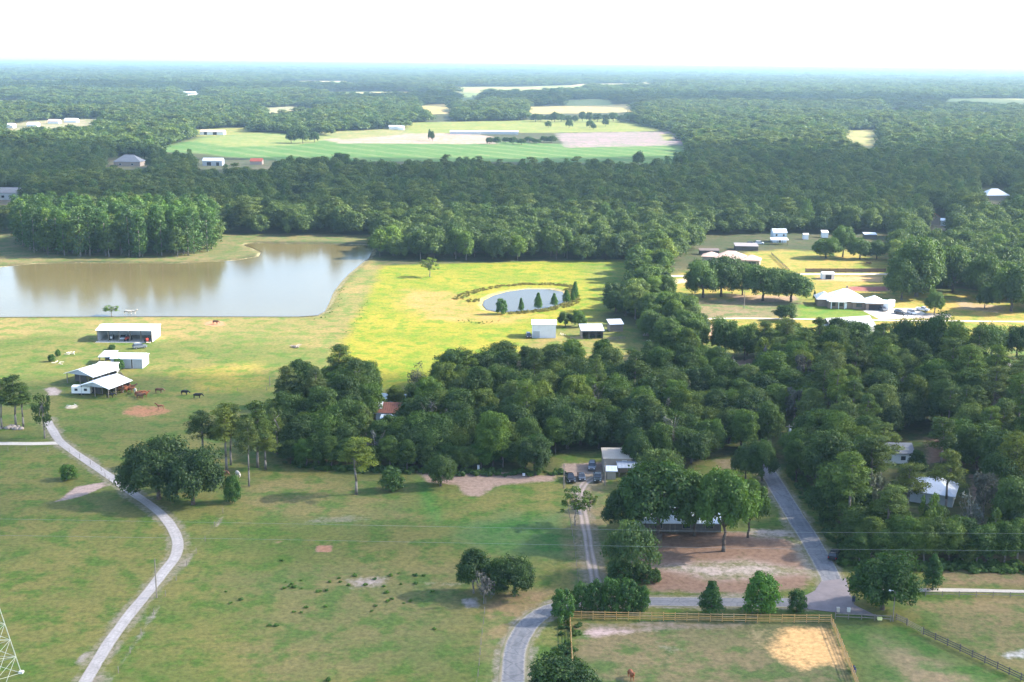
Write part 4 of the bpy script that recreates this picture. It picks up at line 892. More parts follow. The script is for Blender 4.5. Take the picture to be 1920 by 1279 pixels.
wire_fence('wire_fence', 'wire fence below the side driveway on the left', [(-20, 846), (50, 846), (130, 848), (190, 884), (205, 905)], 1.2, 6, M_WOOD)
def pole(name, label, px, py, pytop, r=.12, arm=None, xf=False):
    p = G(px, py); h = HGT(px, py, pytop); root = thing(name, label, 'pole', (p.x, p.y, 0))
    MB().tube((0, 0, 0), (0, 0, h), r, r * .75, 8).build('shaft', M_WOOD, root)
    if arm: MB().box(-arm / 2, arm / 2, -.06, .06, h - .6, h - .45).build('crossarm', M_WOOD, root)
    if xf: MB().tube((.3, -.1, h - 2.0), (.3, -.1, h - 1.1), .26, n=10).build('transformer', M_GREYW, root)
    return root
pole('utility_pole', 'lone dark utility pole beside the concrete drive', 294, 1121, 1048, .13)
pole('utility_pole', 'utility pole with transformer at the bend of the wooded road', 1476, 866, 796, .14, 1.6, True)
pole('utility_pole', 'bare pole at the edge of the right wood by the road', 1540, 962, 898, .13)
pole('utility_pole', 'thin dark pole standing above the bare patch in the wood', 1373, 712, 668, .15, None, True)
pole('utility_pole', 'pale pole left of the shaded lawn, first of three', 1300, 577, 551, .15)
pole('utility_pole', 'pale pole standing in the shaded lawn, second of three', 1310, 592, 566, .15)
pole('utility_pole', 'pale pole near the oak row, third of three', 1395, 578, 545, .15)
pole('utility_pole', 'old dark gatepost by the left truck', 1057, 916, 870, .13)
pole('utility_pole', 'dark post just right of the right-hand truck', 1134, 910, 868, .16)
pole('utility_pole', 'thin dark pole at the top left of the middle wood', 506, 724, 705, .12)
# street light
p = G(1674, 1165); hL = HGT(1674, 1165, 1107); sl = thing('street_lamp', 'grey lamp post with a curved arm at the fence corner', 'street lamp', (p.x, p.y, 0))
MB().tube((0, 0, 0), (.0, 0, hL), .11, .08, 8).build('shaft', M_WOOD, sl); MB().tube((0, 0, hL - .2), (-.8, 0, hL + .05), .035).build('arm', M_GALV, sl)
MB().loft([(-.12, .22, .1, hL - .1, hL + .08), (.12, .22, .1, hL - .1, hL + .08)]).build('lamp_head', M_TRIM, sl, loc=(-.95, 0, 0))
# lattice tower at the lower left corner
pr, pf = G(40, 1262), G(2, 1310)
cx = pr.x - 4.6; cyy = pr.y - 4.6
tw = thing('transmission_tower', 'pale steel lattice transmission tower cut off at the left edge', 'tower', (cx, cyy, 0))
def half(z): return 4.6 - z * (3.7 / 24) if z < 24 else .9 - (z - 24) * .03
lv = [0, 3.2, 6.4, 9.4, 12.2, 14.8, 17.2, 19.4, 21.4, 23.2, 25, 27, 29, 31]
for sx, sy in ((1, 1), (1, -1), (-1, -1), (-1, 1)):
    m_ = MB()
    for a, b in zip(lv[:-1], lv[1:]): m_.tube((sx * half(a), sy * half(a), a), (sx * half(b), sy * half(b), b), .075, .075, 5)
    m_.build('leg', M_STEEL, tw)
    MB().box(sx * 4.6 - .35, sx * 4.6 + .35, sy * 4.6 - .35, sy * 4.6 + .35, 0, .35).build('footing', M_CONCR, tw)
cor = [(1, 1), (1, -1), (-1, -1), (-1, 1)]
for k in range(4):
    A, B = cor[k], cor[(k + 1) % 4]
    for i, (a, b) in enumerate(zip(lv[:-1], lv[1:])):
        ha, hb = half(a), half(b)
        pa, pb = Vector((A[0] * ha, A[1] * ha, a)), Vector((B[0] * ha, B[1] * ha, a)); qa, qb = Vector((A[0] * hb, A[1] * hb, b)), Vector((B[0] * hb, B[1] * hb, b))
        MB().tube(pa, qb, .035, n=4).build('brace', M_STEEL, tw); MB().tube(pb, qa, .035, n=4).build('brace', M_STEEL, tw)
        MB().tube(qa, qb, .03, n=4).build('strut', M_STEEL, tw)
for z in (22.6, 26.5, 30):
    MB().prism([(-2.2, z + .5), (2.2, z + .5), (0, z - .1)], -.06, .06, 'y').build('crossarm', M_STEEL, tw)
wire_m = mat('aluminium_wire', (.30, .32, .31), .5, metal=.3)
for i, (ln, lb) in enumerate([([(-60, 972), (480, 981), (960, 990), (1400, 997.5), (1920, 1000.5), (2300, 1001)], 'upper of two thin power wires crossing the picture'), ([(-60, 1003), (480, 1011), (960, 1020), (1400, 1028.5), (1920, 1033), (2300, 1034)], 'lower of two thin power wires crossing the picture')]):
    yw = cyy + (5.5 if i == 0 else -5.5); m_ = MB(); pts = []
    for k in range(61):
        px_ = -60 + 2360 * k / 60; d = ray(px_, float(np.interp(px_, [q[0] for q in ln], [q[1] for q in ln]))); t_ = yw / d.y
        pts.append(Vector((d.x * t_, yw, H + d.z * t_)))
    for a, b in zip(pts[:-1], pts[1:]): m_.tube(a, b, .012, n=4)
    tag(m_.build('power_wire', wire_m), lb, 'wire', 'power wires')

# ------------------------------------------------------------------ trees
def rdirs(n, r): 
    v = r.normal(size=(n, 3)); return v / np.linalg.norm(v, axis=1)[:, None]
def leaf_mesh(name, puffs, per, size, material, seed, droop=0.0):
    """many small leaf-spray faces on the skin of each puff (centre, radii)"""
    r = np.random.default_rng(seed); V = []; T = []
    for c, rad, w_ in puffs:
        n = max(6, int(per * w_)); d = rdirs(n, r); d[:, 2] = np.where((d[:, 2] < -.35) & (r.random(n) < .6), -d[:, 2], d[:, 2])
        k = 1.0 - 0.40 * r.random(n) ** 2 + 0.17 * r.normal(size=n)
        p = np.array(c) + d * np.array(rad) * r.uniform(.78, 1.28, 3) * k[:, None]
        nn = d * 0.9 + r.normal(size=(n, 3)) * .48 + np.array([0, 0, .30]); nn /= np.linalg.norm(nn, axis=1)[:, None]
        u = np.cross(nn, r.normal(size=(n, 3))); u /= np.linalg.norm(u, axis=1)[:, None] + 1e-9; v = np.cross(nn, u)
        s = size * (.55 + .8 * r.random(n)); 
        u *= s[:, None]; v *= (s * (.55 + .35 * r.random(n)))[:, None]
        if droop: v[:, 2] -= droop * s
        bend = nn * (s * .25)[:, None]
        V.append(np.stack([p - u, p - v * .8 + bend, p + u * 1.1, p + v + bend * .6], 1).reshape(-1, 3))
        T.append(np.repeat(np.clip(r.normal(.5, .30) + r.normal(0, .18, n), 0, 1.1), 4))
    V = np.concatenate(V); T = np.concatenate(T); n = len(V) // 4
    me = bpy.data.meshes.new(name); me.vertices.add(len(V)); me.vertices.foreach_set('co', V.ravel())
    me.loops.add(n * 4); me.loops.foreach_set('vertex_index', np.arange(n * 4)); me.polygons.add(n)
    me.polygons.foreach_set('loop_start', np.arange(0, n * 4, 4)); me.polygons.foreach_set('loop_total', np.full(n, 4)); me.update()
    a = me.attributes.new('tint', 'FLOAT', 'POINT'); a.data.foreach_set('value', T)
    me.materials.append(material); return me
def trunk_mesh(name, h_fork, r0, tips, bark, seed, lean=.3, top=None):
    r = random.Random(seed); m_ = MB(); p = Vector((0, 0, -.3)); n = 4; pts = [p]
    for i in range(n):
        p = Vector((r.uniform(-lean, lean) * (i + 1) / n, r.uniform(-lean, lean) * (i + 1) / n, h_fork * (i + 1) / n)); pts.append(p)
    for i in range(n): m_.tube(pts[i], pts[i + 1], r0 * (1.25 if i == 0 else 1) * (1 - .1 * i), r0 * (1 - .1 * (i + 1)), 7)
    for t_ in tips:
        b = pts[-1] if top is None else Vector((0, 0, 0)) + pts[-1] * 1.0
        if top is not None:      # pine: limbs leave the stem along its length
            z = max(h_fork * .5, t_[2] - 1.0); b = pts[-1] * (min(z, h_fork) / h_fork)
        t_ = Vector(t_); mid = (b + t_) / 2 + Vector((r.uniform(-.3, .3), r.uniform(-.3, .3), r.uniform(.0, .5)))
        rr = r0 * (.42 if top is None else .22)
        m_.tube(b, mid, rr, rr * .65, 5); m_.tube(mid, t_, rr * .65, rr * .2, 4)
    return m_.mesh(name, bark, True)
def lobes(r, n, R_, Hh, z0, lob):
    """clumps arranged over an uneven dome: returns puffs"""
    puffs = []; f1, f2, f3 = r.uniform(0, 6.28), r.uniform(0, 6.28), r.uniform(0, 6.28); tilt = r.uniform(.0, .14)
    mod = lambda a: 1 + .17 * math.sin(3 * a + f1) + .12 * math.sin(5 * a + f2); zm = lambda a, q: 1 + tilt * q * math.cos(a - f3) + .10 * q * math.sin(4 * a + f1)
    for i in range(n):
        a = 2.399 * i + r.uniform(0, .8); q = math.sqrt((i + .5) / n) * .98
        rad = R_ * q * mod(a) * r.uniform(.82, 1.08); zt = z0 + Hh * (math.sqrt(max(0.0, 1 - q * q)) * .78 + .10) * zm(a, q) * r.uniform(.84, 1.1)
        s = lob * r.uniform(.75, 1.3)
        puffs.append(((rad * math.cos(a), rad * math.sin(a), zt), (s * 1.1, s * 1.1, s * .85), (s / lob) ** 2))
    for i in range(int(n * .7)):   # sides and skirt
        a = 2.399 * i + r.uniform(0, 1); q = r.uniform(.75, 1.0); z = z0 + Hh * r.uniform(.02, .45); s = lob * r.uniform(.65, 1.05)
        q *= mod(a); puffs.append(((R_ * q * math.cos(a), R_ * q * math.sin(a), z), (s, s, s * .85), (s / lob) ** 2))
    return puffs
PROTO = {}
def proto_oak(i, lod):
    r = random.Random(100 + i); n = (46, 26, 15)[lod]; Rr = 6.2; squ = r.uniform(.85, 1.15)
    pf = lobes(r, n, Rr - 1.3, 6.8, 2.6, (1.38, 1.7, 2.4)[lod])
    # two or three shoulders so that no crown is a plain dome
    for k in range(3):
        a = r.uniform(0, 6.28); q = r.uniform(2.2, 4.0); z = r.uniform(6.5, 9.3); s = r.uniform(1.5, 2.4)
        pf.append(((q * math.cos(a), q * math.sin(a), z), (s, s, s * .8), 1.6))
    me = leaf_mesh('crown', pf, (270, 115, 42)[lod], (.225, .345, .72)[lod], LEAF['oak'], 500 + i)
    tr = trunk_mesh('trunk', 2.6, .42, [p_[0] for p_ in pf[1:n:max(1, n // 9)]], BARK, i, .4) if lod == 0 else None
    return me, tr, 11.2, 13.4
def proto_shade(i, lod):
    r = random.Random(150 + i); n = 44; pf = lobes(r, n, 5.3, 5.6, 4.7, 1.3)
    for k in range(4):
        a = r.uniform(0, 6.28); q = r.uniform(2.4, 4.6); z = r.uniform(7, 9.6); s = r.uniform(1.3, 2.0); pf.append(((q * math.cos(a), q * math.sin(a), z), (s, s, s * .8), 1.4))
    me = leaf_mesh('crown', pf, 280, .225, LEAF['oak'], 550 + i)
    return me, trunk_mesh('trunk', 3.4, .42, [p_[0] for p_ in pf[1:n:4]], BARK, i + 20, .6), 11.4, 13.2
def proto_broad(i, lod):
    r = random.Random(200 + i); n = (40, 22, 13)[lod]
    pf = lobes(r, n, 3.3, 11.0, 4.0, (1.22, 1.55, 2.1)[lod])
    for k in range(int(n * .5)):
        a = r.uniform(0, 6.28); q = r.uniform(2.3, 3.7); z = r.uniform(5, 11); s = r.uniform(1.0, 1.7); pf.append(((q * math.cos(a), q * math.sin(a), z), (s, s, s * .9), 1))
    me = leaf_mesh('crown', pf, (240, 105, 40)[lod], (.225, .335, .70)[lod], LEAF['broad'], 600 + i)
    tr = trunk_mesh('trunk', 6.0, .26, [p_[0] for p_ in pf[1:n:max(1, n // 7)]], BARKG if i % 2 else BARK, i + 40, .4) if lod == 0 else None
    return me, tr, 15.2, 9.6
def proto_pine(i, lod):
    r = random.Random(300 + i); n = (34, 18, 10)[lod]; pf = []
    for k in range(n):
        f = r.random(); z = 10.5 + 8.6 * f; a = r.uniform(0, 6.28); q = (1 - .62 * f) * 3.6 * r.uniform(.35, 1.0); s = r.uniform(.8, 1.35) * (1, 1.25, 1.6)[lod]
        pf.append(((q * math.cos(a), q * math.sin(a), z), (s * 1.15, s * 1.15, s * .62), 1))
    pf.append(((0, 0, 19.0), (1.0, 1.0, .9), 1))
    me = leaf_mesh('crown', pf, (190, 95, 40)[lod], (.18, .30, .62)[lod], LEAF['pine'], 700 + i)
    tr = trunk_mesh('trunk', 18.8, .24, [p_[0] for p_ in pf[:(n if lod == 0 else 0)]], BARKG, i + 80, .5, top=1) if lod < 2 else None
    return me, tr, 20, 6.4
def proto_tall(i, lod):
    r = random.Random(400 + i); n = (48, 26, 14)[lod]; pf = []
    for k in range(n):
        f = (k + r.random()) / n; z = 2.0 + 19.0 * f; a = 2.399 * k; q = 3.1 * math.sin(math.pi * (.22 + .70 * f)) * r.uniform(.55, 1.05); s = r.uniform(.95, 1.5) * (1, 1.25, 1.7)[lod]
        pf.append(((q * math.cos(a), q * math.sin(a), z), (s, s, s * .95), 1))
    me = leaf_mesh('crown', pf, (190, 95, 40)[lod], (.215, .33, .70)[lod], LEAF['cypress'], 800 + i)
    tr = trunk_mesh('trunk', 17, .3, [], BARKG, i + 120, .3) if lod == 0 else None
    return me, tr, 22, 8.4
def proto_bush(i, lod):
    r = random.Random(450 + i); n = 26; pf = []
    for k in range(n):
        f = (k + .5) / n; z = .55 + 4.0 * f; a = 2.399 * k; q = 2.0 * math.sqrt(max(0, 1 - (abs(f - .36) / .68) ** 2)) * r.uniform(.6, 1.05); s = r.uniform(.55, .9)
        pf.append(((q * math.cos(a), q * math.sin(a), z), (s, s, s * .95), 1))
    me = leaf_mesh('crown', pf, 190, .155, LEAF['cypress'], 850 + i)
    return me, trunk_mesh('trunk', 2.5, .12, [p_[0] for p_ in pf[4:n:6]], BARK, i + 160, .1), 5.2, 5.0
def proto_cone(i, lod):
    r = random.Random(470 + i); n = 34; pf = []
    for k in range(n):
        f = (k + .5) / n; z = 1.2 + 6.0 * f; a = 2.399 * k; q = 1.75 * (1 - f) ** .75 * (1 if f > .12 else .75) * r.uniform(.7, 1.05); s = (.75 - .35 * f) * r.uniform(.85, 1.25)
        pf.append(((q * math.cos(a), q * math.sin(a), z), (s, s, s * 1.05), 1))
    me = leaf_mesh('crown', pf, 150, .16, LEAF['cypress'], 870 + i)
    return me, trunk_mesh('trunk', 5.0, .16, [], BARK, i + 180, .05), 7.8, 4.6
def proto_sparse(i, lod):
    r = random.Random(480 + i); pf = []
    for k in range(34):
        a = r.uniform(0, 6.28); q = 2.7 * math.sqrt(r.random()); z = 3.0 + 4.0 * r.random() * (1.15 - .12 * q); s = r.uniform(.35, .7); pf.append(((q * math.cos(a), q * math.sin(a), z), (s * 1.2, s * 1.2, s * .7), 1))
    me = leaf_mesh('crown', pf, 46, .2, LEAF['broad'], 880 + i)
    return me, trunk_mesh('trunk', 3.0, .16, [p_[0] for p_ in pf], BARKG, i + 190, .2), 7.6, 6.2
def proto_willow(i, lod):
    r = random.Random(490 + i); pf = lobes(r, 34, 4.4, 6.2, 2.6, 1.3)
    me = leaf_mesh('crown', pf, 190, .19, LEAF['broad'], 890 + i, droop=.6)
    return me, trunk_mesh('trunk', 2.8, .25, [p_[0] for p_ in pf[1:30:4]], BARKG, i + 200, .5), 9.8, 10.6
def proto_moss(i, lod):
    r = random.Random(495 + i); pf = []
    for k in range(20):
        a = r.uniform(0, 6.28); q = r.uniform(.5, 2.4); z = r.uniform(4.5, 11); s = r.uniform(.6, 1.0); pf.append(((q * math.cos(a), q * math.sin(a), z), (s * .8, s * .8, s * 1.5), 1))
    me = leaf_mesh('crown', pf, 130, .18, LEAF['dry' if i % 2 else 'broad'], 895 + i, droop=1.0)
    return me, trunk_mesh('trunk', 9, .22, [p_[0] for p_ in pf[::2]], BARKG, i + 210, .4), 12.2, 6.4
def proto_dead(i, lod):
    r = random.Random(498 + i); pf = []
    for k in range(16):
        a = r.uniform(0, 6.28); q = r.uniform(.3, 1.9); z = r.uniform(1.5, 5.2); s = r.uniform(.5, .8); pf.append(((q * math.cos(a), q * math.sin(a), z), (s, s, s), 1))
    me = leaf_mesh('crown', pf, 34, .15, LEAF['dry'], 898 + i)
    return me, trunk_mesh('trunk', 1.6, .12, [p_[0] for p_ in pf] + [(r.uniform(-2, 2), r.uniform(-2, 2), r.uniform(3, 5.5)) for _ in range(10)], BARKG, i + 220, .2), 5.8, 4.6
KINDS = {'oak': (proto_oak, 7, 'oak_tree'), 'broad': (proto_broad, 5, 'broadleaf_tree'), 'pine': (proto_pine, 5, 'pine_tree'), 'tall': (proto_tall, 4, 'cypress_tree'), 'bush': (proto_bush, 3, 'bush'),
         'shade': (proto_shade, 4, 'oak_tree'), 'cone': (proto_cone, 3, 'conical_tree'), 'sparse': (proto_sparse, 2, 'young_tree'), 'willow': (proto_willow, 1, 'willow_tree'), 'moss': (proto_moss, 2, 'mossy_tree'), 'dead': (proto_dead, 1, 'dead_tree')}
def proto(kind, i, lod=0):
    k = (kind, i, lod)
    if k not in PROTO: PROTO[k] = KINDS[kind][0](i, lod)
    return PROTO[k]
NEAR = []       # everything that becomes an object: (kind, x, y, h, w, label, group, colour)
def T(kind, px, py, pytop, wpx, label, col=(1, 1, 1), group=None, i=None):
    p = G(px, py); NEAR.append((kind, p.x, p.y, HGT(px, py, pytop), wpx / PXM(px, py), label, group, col, i))
# --- single trees, each with its own look and place
T('oak', 298, 936, 820, 146, 'great dark oak overhanging the concrete drive, left of two', (.72, .80, .85), i=0)
T('oak', 362, 946, 832, 124, 'great dark oak overhanging the concrete drive, right of two', (.80, .88, .92), i=3)
T('pine', 382, 872, 770, 62, 'tall pine with a grey-green crown, leftmost behind the dark oaks', (.95, 1, 1), i=0)
T('pine', 425, 884, 764, 60, 'tall pine with a yellowish crown right of the dark oaks', (1.25, 1.15, .8), i=1)
T('pine', 433, 872, 756, 52, 'tall pine close behind the yellowish one', (1, 1, .9), i=2)
T('pine', 467, 912, 785, 44, 'slender mossy pine standing forward in the pasture', (1.05, 1, .95), i=3)
T('pine', 483, 877, 750, 64, 'tallest bright green pine at the corner of the middle wood', (1.15, 1.2, .85), i=4)
T('pine', 498, 880, 806, 52, 'shorter pine with a drooping yellow-green crown at the wood corner', (1.2, 1.15, .9), i=1)
T('bush', 436, 942, 890, 34, 'small round bright green tree beside the dark oak', (.95, 1.15, .9), i=0)
T('pine', 668, 927, 820, 64, 'lone yellow-green pine in front of the middle wood', (1.55, 1.45, .75), i=2)
T('bush', 735, 920, 875, 48, 'round dark bush right of the lone yellow-green pine', (.75, .85, .85), i=1)
T('oak', 826, 911, 847, 66, 'small round oak on the pale dirt patch', (1.0, 1.05, .85), i=5)
T('broad', 888, 1112, 1028, 66, 'dense dark tree, taller of the clump by the wire fence', (.62, .78, .80), i=1)
T('oak', 965, 1118, 1040, 92, 'wide dark tree, right of the clump by the wire fence', (.75, .88, .75), i=2)
T('bush', 926, 1112, 1050, 50, 'green shrub in the middle of the clump by the wire fence', (.9, 1.05, .75), i=2)
T('dead', 907, 1132, 1066, 48, 'bare grey dead tree at the end of the wire fence', i=0)
T('bush', 1055, 1164, 1104, 46, 'upright bright green shrub at the bend of the lane', (.85, 1.1, .8), i=0)
for k, (x, y, t_, wd, lb) in enumerate([(1090, 1145, 1094, 42, 'leftmost shrub of the hedge along the lane'), (1117, 1146, 1088, 46, 'second shrub from the left in the hedge along the lane'), (1147, 1147, 1084, 50, 'third and tallest shrub of the hedge along the lane'), (1177, 1148, 1087, 48, 'fourth shrub from the left in the hedge along the lane'), (1202, 1148, 1096, 34, 'rightmost smaller shrub of the hedge along the lane')]):
    T('bush', x, y, t_, wd, lb, (.72, .95, .72), i=k % 3)
T('cone', 1333, 1154, 1088, 58, 'dense dark conical tree behind the timber fence, left one', (.66, .85, .70), i=0)
T('bush', 1426, 1152, 1072, 72, 'larger bright green egg-shaped tree behind the timber fence', (.88, 1.2, .62), i=1)
T('bush', 1494, 1147, 1106, 36, 'small blue-green shrub behind the timber fence near the junction', (.75, .9, .9), i=2)
T('oak', 1655, 1143, 1030, 138, 'big round dark green tree at the road junction', (.62, .88, .58), i=4)
T('cone', 1748, 1106, 1038, 48, 'small dark conical tree beside the gravel track', (.68, .88, .70), i=1)
T('willow', 1182, 1082, 976, 108, 'grey-green drooping tree at the corner of the dirt yard', (1.4, 1.4, 1.8), i=0)
T('bush', 1160, 1092, 1050, 56, 'low dark shrub under the drooping grey-green tree, left', (.75, .88, .8), i=0)
T('bush', 1206, 1090, 1058, 50, 'low dark shrub under the drooping grey-green tree, right', (.75, .85, .75), i=2)
T('bush', 1229, 1092, 1066, 24, 'small olive shrub at the edge of the dirt yard', (.9, .95, .75), i=1)
T('shade', 1236, 1012, 866, 178, 'huge green oak over the left end of the pale tin roof', (1.0, 1.2, .72), i=0)
T('oak', 1168, 998, 905, 92, 'dark oak left of the huge oak beside the dirt drive', (.70, .85, .85), i=1)
T('shade', 1356, 1034, 876, 122, 'tall oak in front of the right end of the pale tin roof', (1.0, 1.22, .66), i=1)
T('oak', 1302, 1005, 872, 98, 'oak behind the pale tin roof between the two great oaks', (.80, .95, .75), i=2)
T('shade', 1402, 1008, 898, 74, 'green oak right of the pale tin roof by the road', (.90, 1.05, .65), i=3)
T('oak', 1428, 902, 818, 66, 'dark oak hanging over the far end of the road, left side', (.8, .95, .8), i=1)
T('oak', 1398, 898, 826, 60, 'oak left of the far end of the road', (.9, 1.0, .8), i=4)
T('broad', 1492, 905, 822, 44, 'narrow tree at the right of the far end of the road', (.9, 1.05, .75), i=2)
T('willow', 1236, 912, 838, 84, 'greyish drooping tree right of the tan workshop', (1.15, 1.15, 1.5), i=0)
T('oak', 1196, 878, 802, 66, 'oak leaning over the roof of the tan workshop', (.9, 1.05, .75), i=6)
T('broad', 742, 768, 722, 38, 'yellowish tree between the rusty-roofed cottage and the creek', (1.4, 1.3, .7), i=1)
T('broad', 730, 836, 776, 40, 'small tree right against the front of the rusty-roofed cottage', (.8, .95, .85), i=2)
T('broad', 712, 852, 784, 52, 'low dark tree in front of the rusty-roofed cottage, left', (.8, .95, .85), i=0)
T('broad', 752, 858, 782, 56, 'low tree in front of the rusty-roofed cottage, right', (.95, 1.05, .75), i=3)
T('pine', 1650, 905, 792, 66, 'slim pine with trunk crossing the white house in the wood', (1.05, 1.05, .85), i=0)
T('pine', 1632, 930, 815, 64, 'pine left of the white house in the right wood', (1.1, 1.1, .85), i=2)
T('broad', 1716, 905, 842, 36, 'dark narrow tree at the right wall of the white house', (.6, .8, .75), i=2)
T('pine', 1700, 985, 868, 62, 'pine standing left of the silver tin roof', (1.15, 1.05, .85), i=3)
T('pine', 1772, 965, 842, 66, 'yellowish pine behind the right of the silver tin roof', (1.25, 1.12, .85), i=4)
T('broad', 1752, 1010, 944, 58, 'dark tree in front of the silver tin roof', (.75, .9, .8), i=4)
T('oak', 1062, 1340, 1236, 176, 'crown of an oak cut off at the bottom edge', (.95, 1.1, .85), i=0)
T('sparse', 1078, 985, 912, 58, 'thin young tree beside the dirt drive', (1.1, 1.15, 1), i=0)
T('sparse', 1106, 958, 922, 34, 'small yellowish sapling on the dirt drive verge', (1.5, 1.35, .9), i=1)
T('pine', 4, 804, 712, 44, 'tall pine cut by the left edge above the rocks', (.8, .9, .95), i=3)
T('pine', 30, 800, 703, 52, 'tall dark pine second from the left edge', (.85, .95, .95), i=0)
T('pine', 44, 800, 722, 46, 'tall pine third from the left edge, leaning right', (.85, 1.0, .9), i=4)
T('moss', 84, 822, 738, 44, 'old tree hung with grey moss at the drive fork', (.8, .85, .95), i=0)
T('bush', 128, 899, 870, 34, 'small green tree alone in the left pasture', (1, 1.15, .8), i=0)
T('sparse', 209, 590, 571, 32, 'small spreading tree alone on the lake shore', (.95, 1.1, .8), i=1)
T('bush', 222, 694, 672, 24, 'round dark bush against the grey metal shed', (.7, .9, .8), i=0)
T('bush', 109, 668, 655, 12, 'small green bush above the junk by the barns', (1, 1.2, .8), i=1)
T('bush', 97, 678, 664, 14, 'smaller green bush left of the barns', (.9, 1.1, .8), i=2)
T('bush', 210, 655, 646, 14, 'dark bush between the two grey sheds', (.7, .85, .8), i=2)
T('sparse', 806, 519, 482, 36, 'lone airy tree standing in the bright meadow', (1.25, 1.2, .9), i=0)
for x, y, t_, wd, lb, kd in [(940, 589, 559, 23, 'round dark little tree at the left end of the pond', 'bush'), (977, 585, 558, 14, 'thin conical tree second from the left by the pond', 'cone'), (1009, 581, 548, 20, 'bright conical tree at the middle of the pond bank', 'cone'), (1039, 575, 549, 17, 'conical tree right of the middle of the pond bank', 'cone'), (1062, 568, 543, 20, 'bushy conical tree near the right end of the pond', 'cone'), (1078, 563, 527, 19, 'tallest conical tree at the right end of the pond', 'cone'), (1074, 565, 546, 11, 'smallest conical tree at the right end of the pond', 'cone')]:
    T(kd, x, y, t_, wd, lb, (.85, 1.1, .55), i=0)
T('oak', 1060, 612, 582, 34, 'small grey-green tree between the white and the tin-roofed shed', (.9, .9, .8), i=2)
T('oak', 1085, 613, 579, 32, 'small bright green tree above the tin-roofed shed', (1, 1.2, .6), i=4)
for x, y, t_, wd, lb in [(1318, 558, 482, 74, 'leftmost big oak of the row on the shaded lawn'), (1352, 556, 478, 76, 'second big oak from the left in the row on the lawn'), (1392, 553, 490, 50, 'narrow oak in the middle of the row on the lawn'), (1430, 564, 490, 76, 'fourth oak of the row on the lawn'), (1483, 566, 503, 80, 'rightmost round oak of the row, beside the white house'), (1472, 601, 569, 44, 'small bright oak below the row, by the farm lane')]:
    T('oak', x, y, t_, wd * 1.12, lb, (.80, .95, .8))
T('cone', 1527, 562, 545, 8, 'tiny dark cypress at the left wall of the white house', (.6, .8, .7), i=1)
for x, y, t_, wd, lb in [(1718, 556, 440, 118, 'very large oak behind the parked cars of the white house'), (1690, 562, 480, 74, 'broad oak right of the white house'), (1752, 588, 542, 40, 'round bush-like oak beside the parking apron'), (1786, 548, 455, 80, 'tall oak right of the very large one'), (1838, 560, 470, 78, 'oak with a lit crown over the bare ground at right'), (1846, 578, 530, 36, 'small pale oak on the bare ground at right'), (1896, 584, 488, 84, 'large oak at the right edge above the farm lane')]:
    T('oak', x, y, t_, wd, lb, (.95, 1.05, .8))
for x, y, t_, wd, lb in [(1548, 484, 443, 62, 'leftmost oak of the group behind the yellow field'), (1580, 482, 418, 52, 'tallest oak of the group behind the yellow field'), (1612, 486, 446, 50, 'bright oak of the group behind the yellow field'), (1644, 486, 448, 44, 'rightmost oak of the group behind the yellow field')]:
    T('oak', x, y, t_, wd, lb, (.95, 1.1, .8))
for x, y, t_, wd, lb in [(1358, 670, 588, 66, 'lit oak left of the gap below the farm lane'), (1396, 676, 602, 54, 'oak at the left end of the wood below the farm lane'), (1604, 670, 596, 76, 'round oak hiding the grey-shingled house'), (1641, 670, 612, 46, 'smaller oak right of the round one hiding the shingled house'), (1690, 694, 590, 74, 'tall oak below the parking apron, left of three'), (1742, 702, 580, 88, 'tallest oak below the parking apron, middle of three'), (1788, 694, 598, 56, 'oak below the parking apron, right of three'), (1858, 670, 604, 72, 'dark oak at the right edge above the lawn, left one'), (1906, 670, 604, 64, 'dark oak at the right edge above the lawn, right one')]:
    T('oak', x, y, t_, wd, lb, (.80, .95, .75))
for x, y, t_, wd, lb in [(546, 268, 244, 24, 'left tree of the dark clump on the far green field'), (568, 269, 239, 27, 'middle tree of the dark clump on the far green field'), (590, 267, 245, 22, 'right tree of the dark clump on the far green field'), (806, 264, 241, 8, 'tall lone tree at the edge of the ploughed field, left of two'), (811, 265, 243, 8, 'tall lone tree at the edge of the ploughed field, right of two'), (1028, 240, 226, 14, 'small round tree in the far bright field, leftmost'), (1067, 240, 222, 16, 'round tree in the far bright field, second from left'), (1106, 240, 224, 18, 'round tree in the far bright field, middle one'), (1113, 243, 230, 12, 'tiny tree in front of the middle far field tree'), (1135, 237, 220, 15, 'round tree in the far bright field, right one'), (1197, 312, 282, 26, 'upright tree standing before the far green field'), (1277, 318, 283, 40, 'broad dark tree at the corner of the far green field'), (640, 312, 283, 40, 'dark tree at the near edge of the crop field')]:
    T('oak', x, y, t_, wd, lb, (.75, .9, .85))

rb = random.Random(45)
XS = list(range(545, 1035, 36))
ON = ['leftmost', 'second', 'third', 'fourth', 'fifth', 'sixth', 'seventh', 'eighth', 'ninth', 'tenth', 'eleventh', 'twelfth', 'thirteenth', 'rightmost']
for k, x in enumerate(XS):
    y = 880 + rb.uniform(-5, 3) - max(0, (600 - x) * .14); T('broad', x + rb.uniform(-8, 8), y, y - rb.uniform(44, 66), rb.uniform(44, 58), '%s low understorey tree along the front of the middle wood' % (ON[k] if k in (0, 13) else ON[k] + ' from left,'), (.72 + rb.uniform(0, .25), .85 + rb.uniform(0, .25), .75), 'front of the middle wood')
XS = list(range(1605, 1925, 25))
for k, x in enumerate(XS):
    y = 1056 + rb.uniform(-5, 3); T('broad', x + rb.uniform(-7, 7), y, y - rb.uniform(58, 92), rb.uniform(52, 70), '%s leafy tree along the front of the right wood' % (ON[k] if k == 0 else 'rightmost' if k == len(XS) - 1 else ON[k] + ' from left,'), (.70 + rb.uniform(0, .3), .82 + rb.uniform(0, .3), .75), 'front of the right wood')
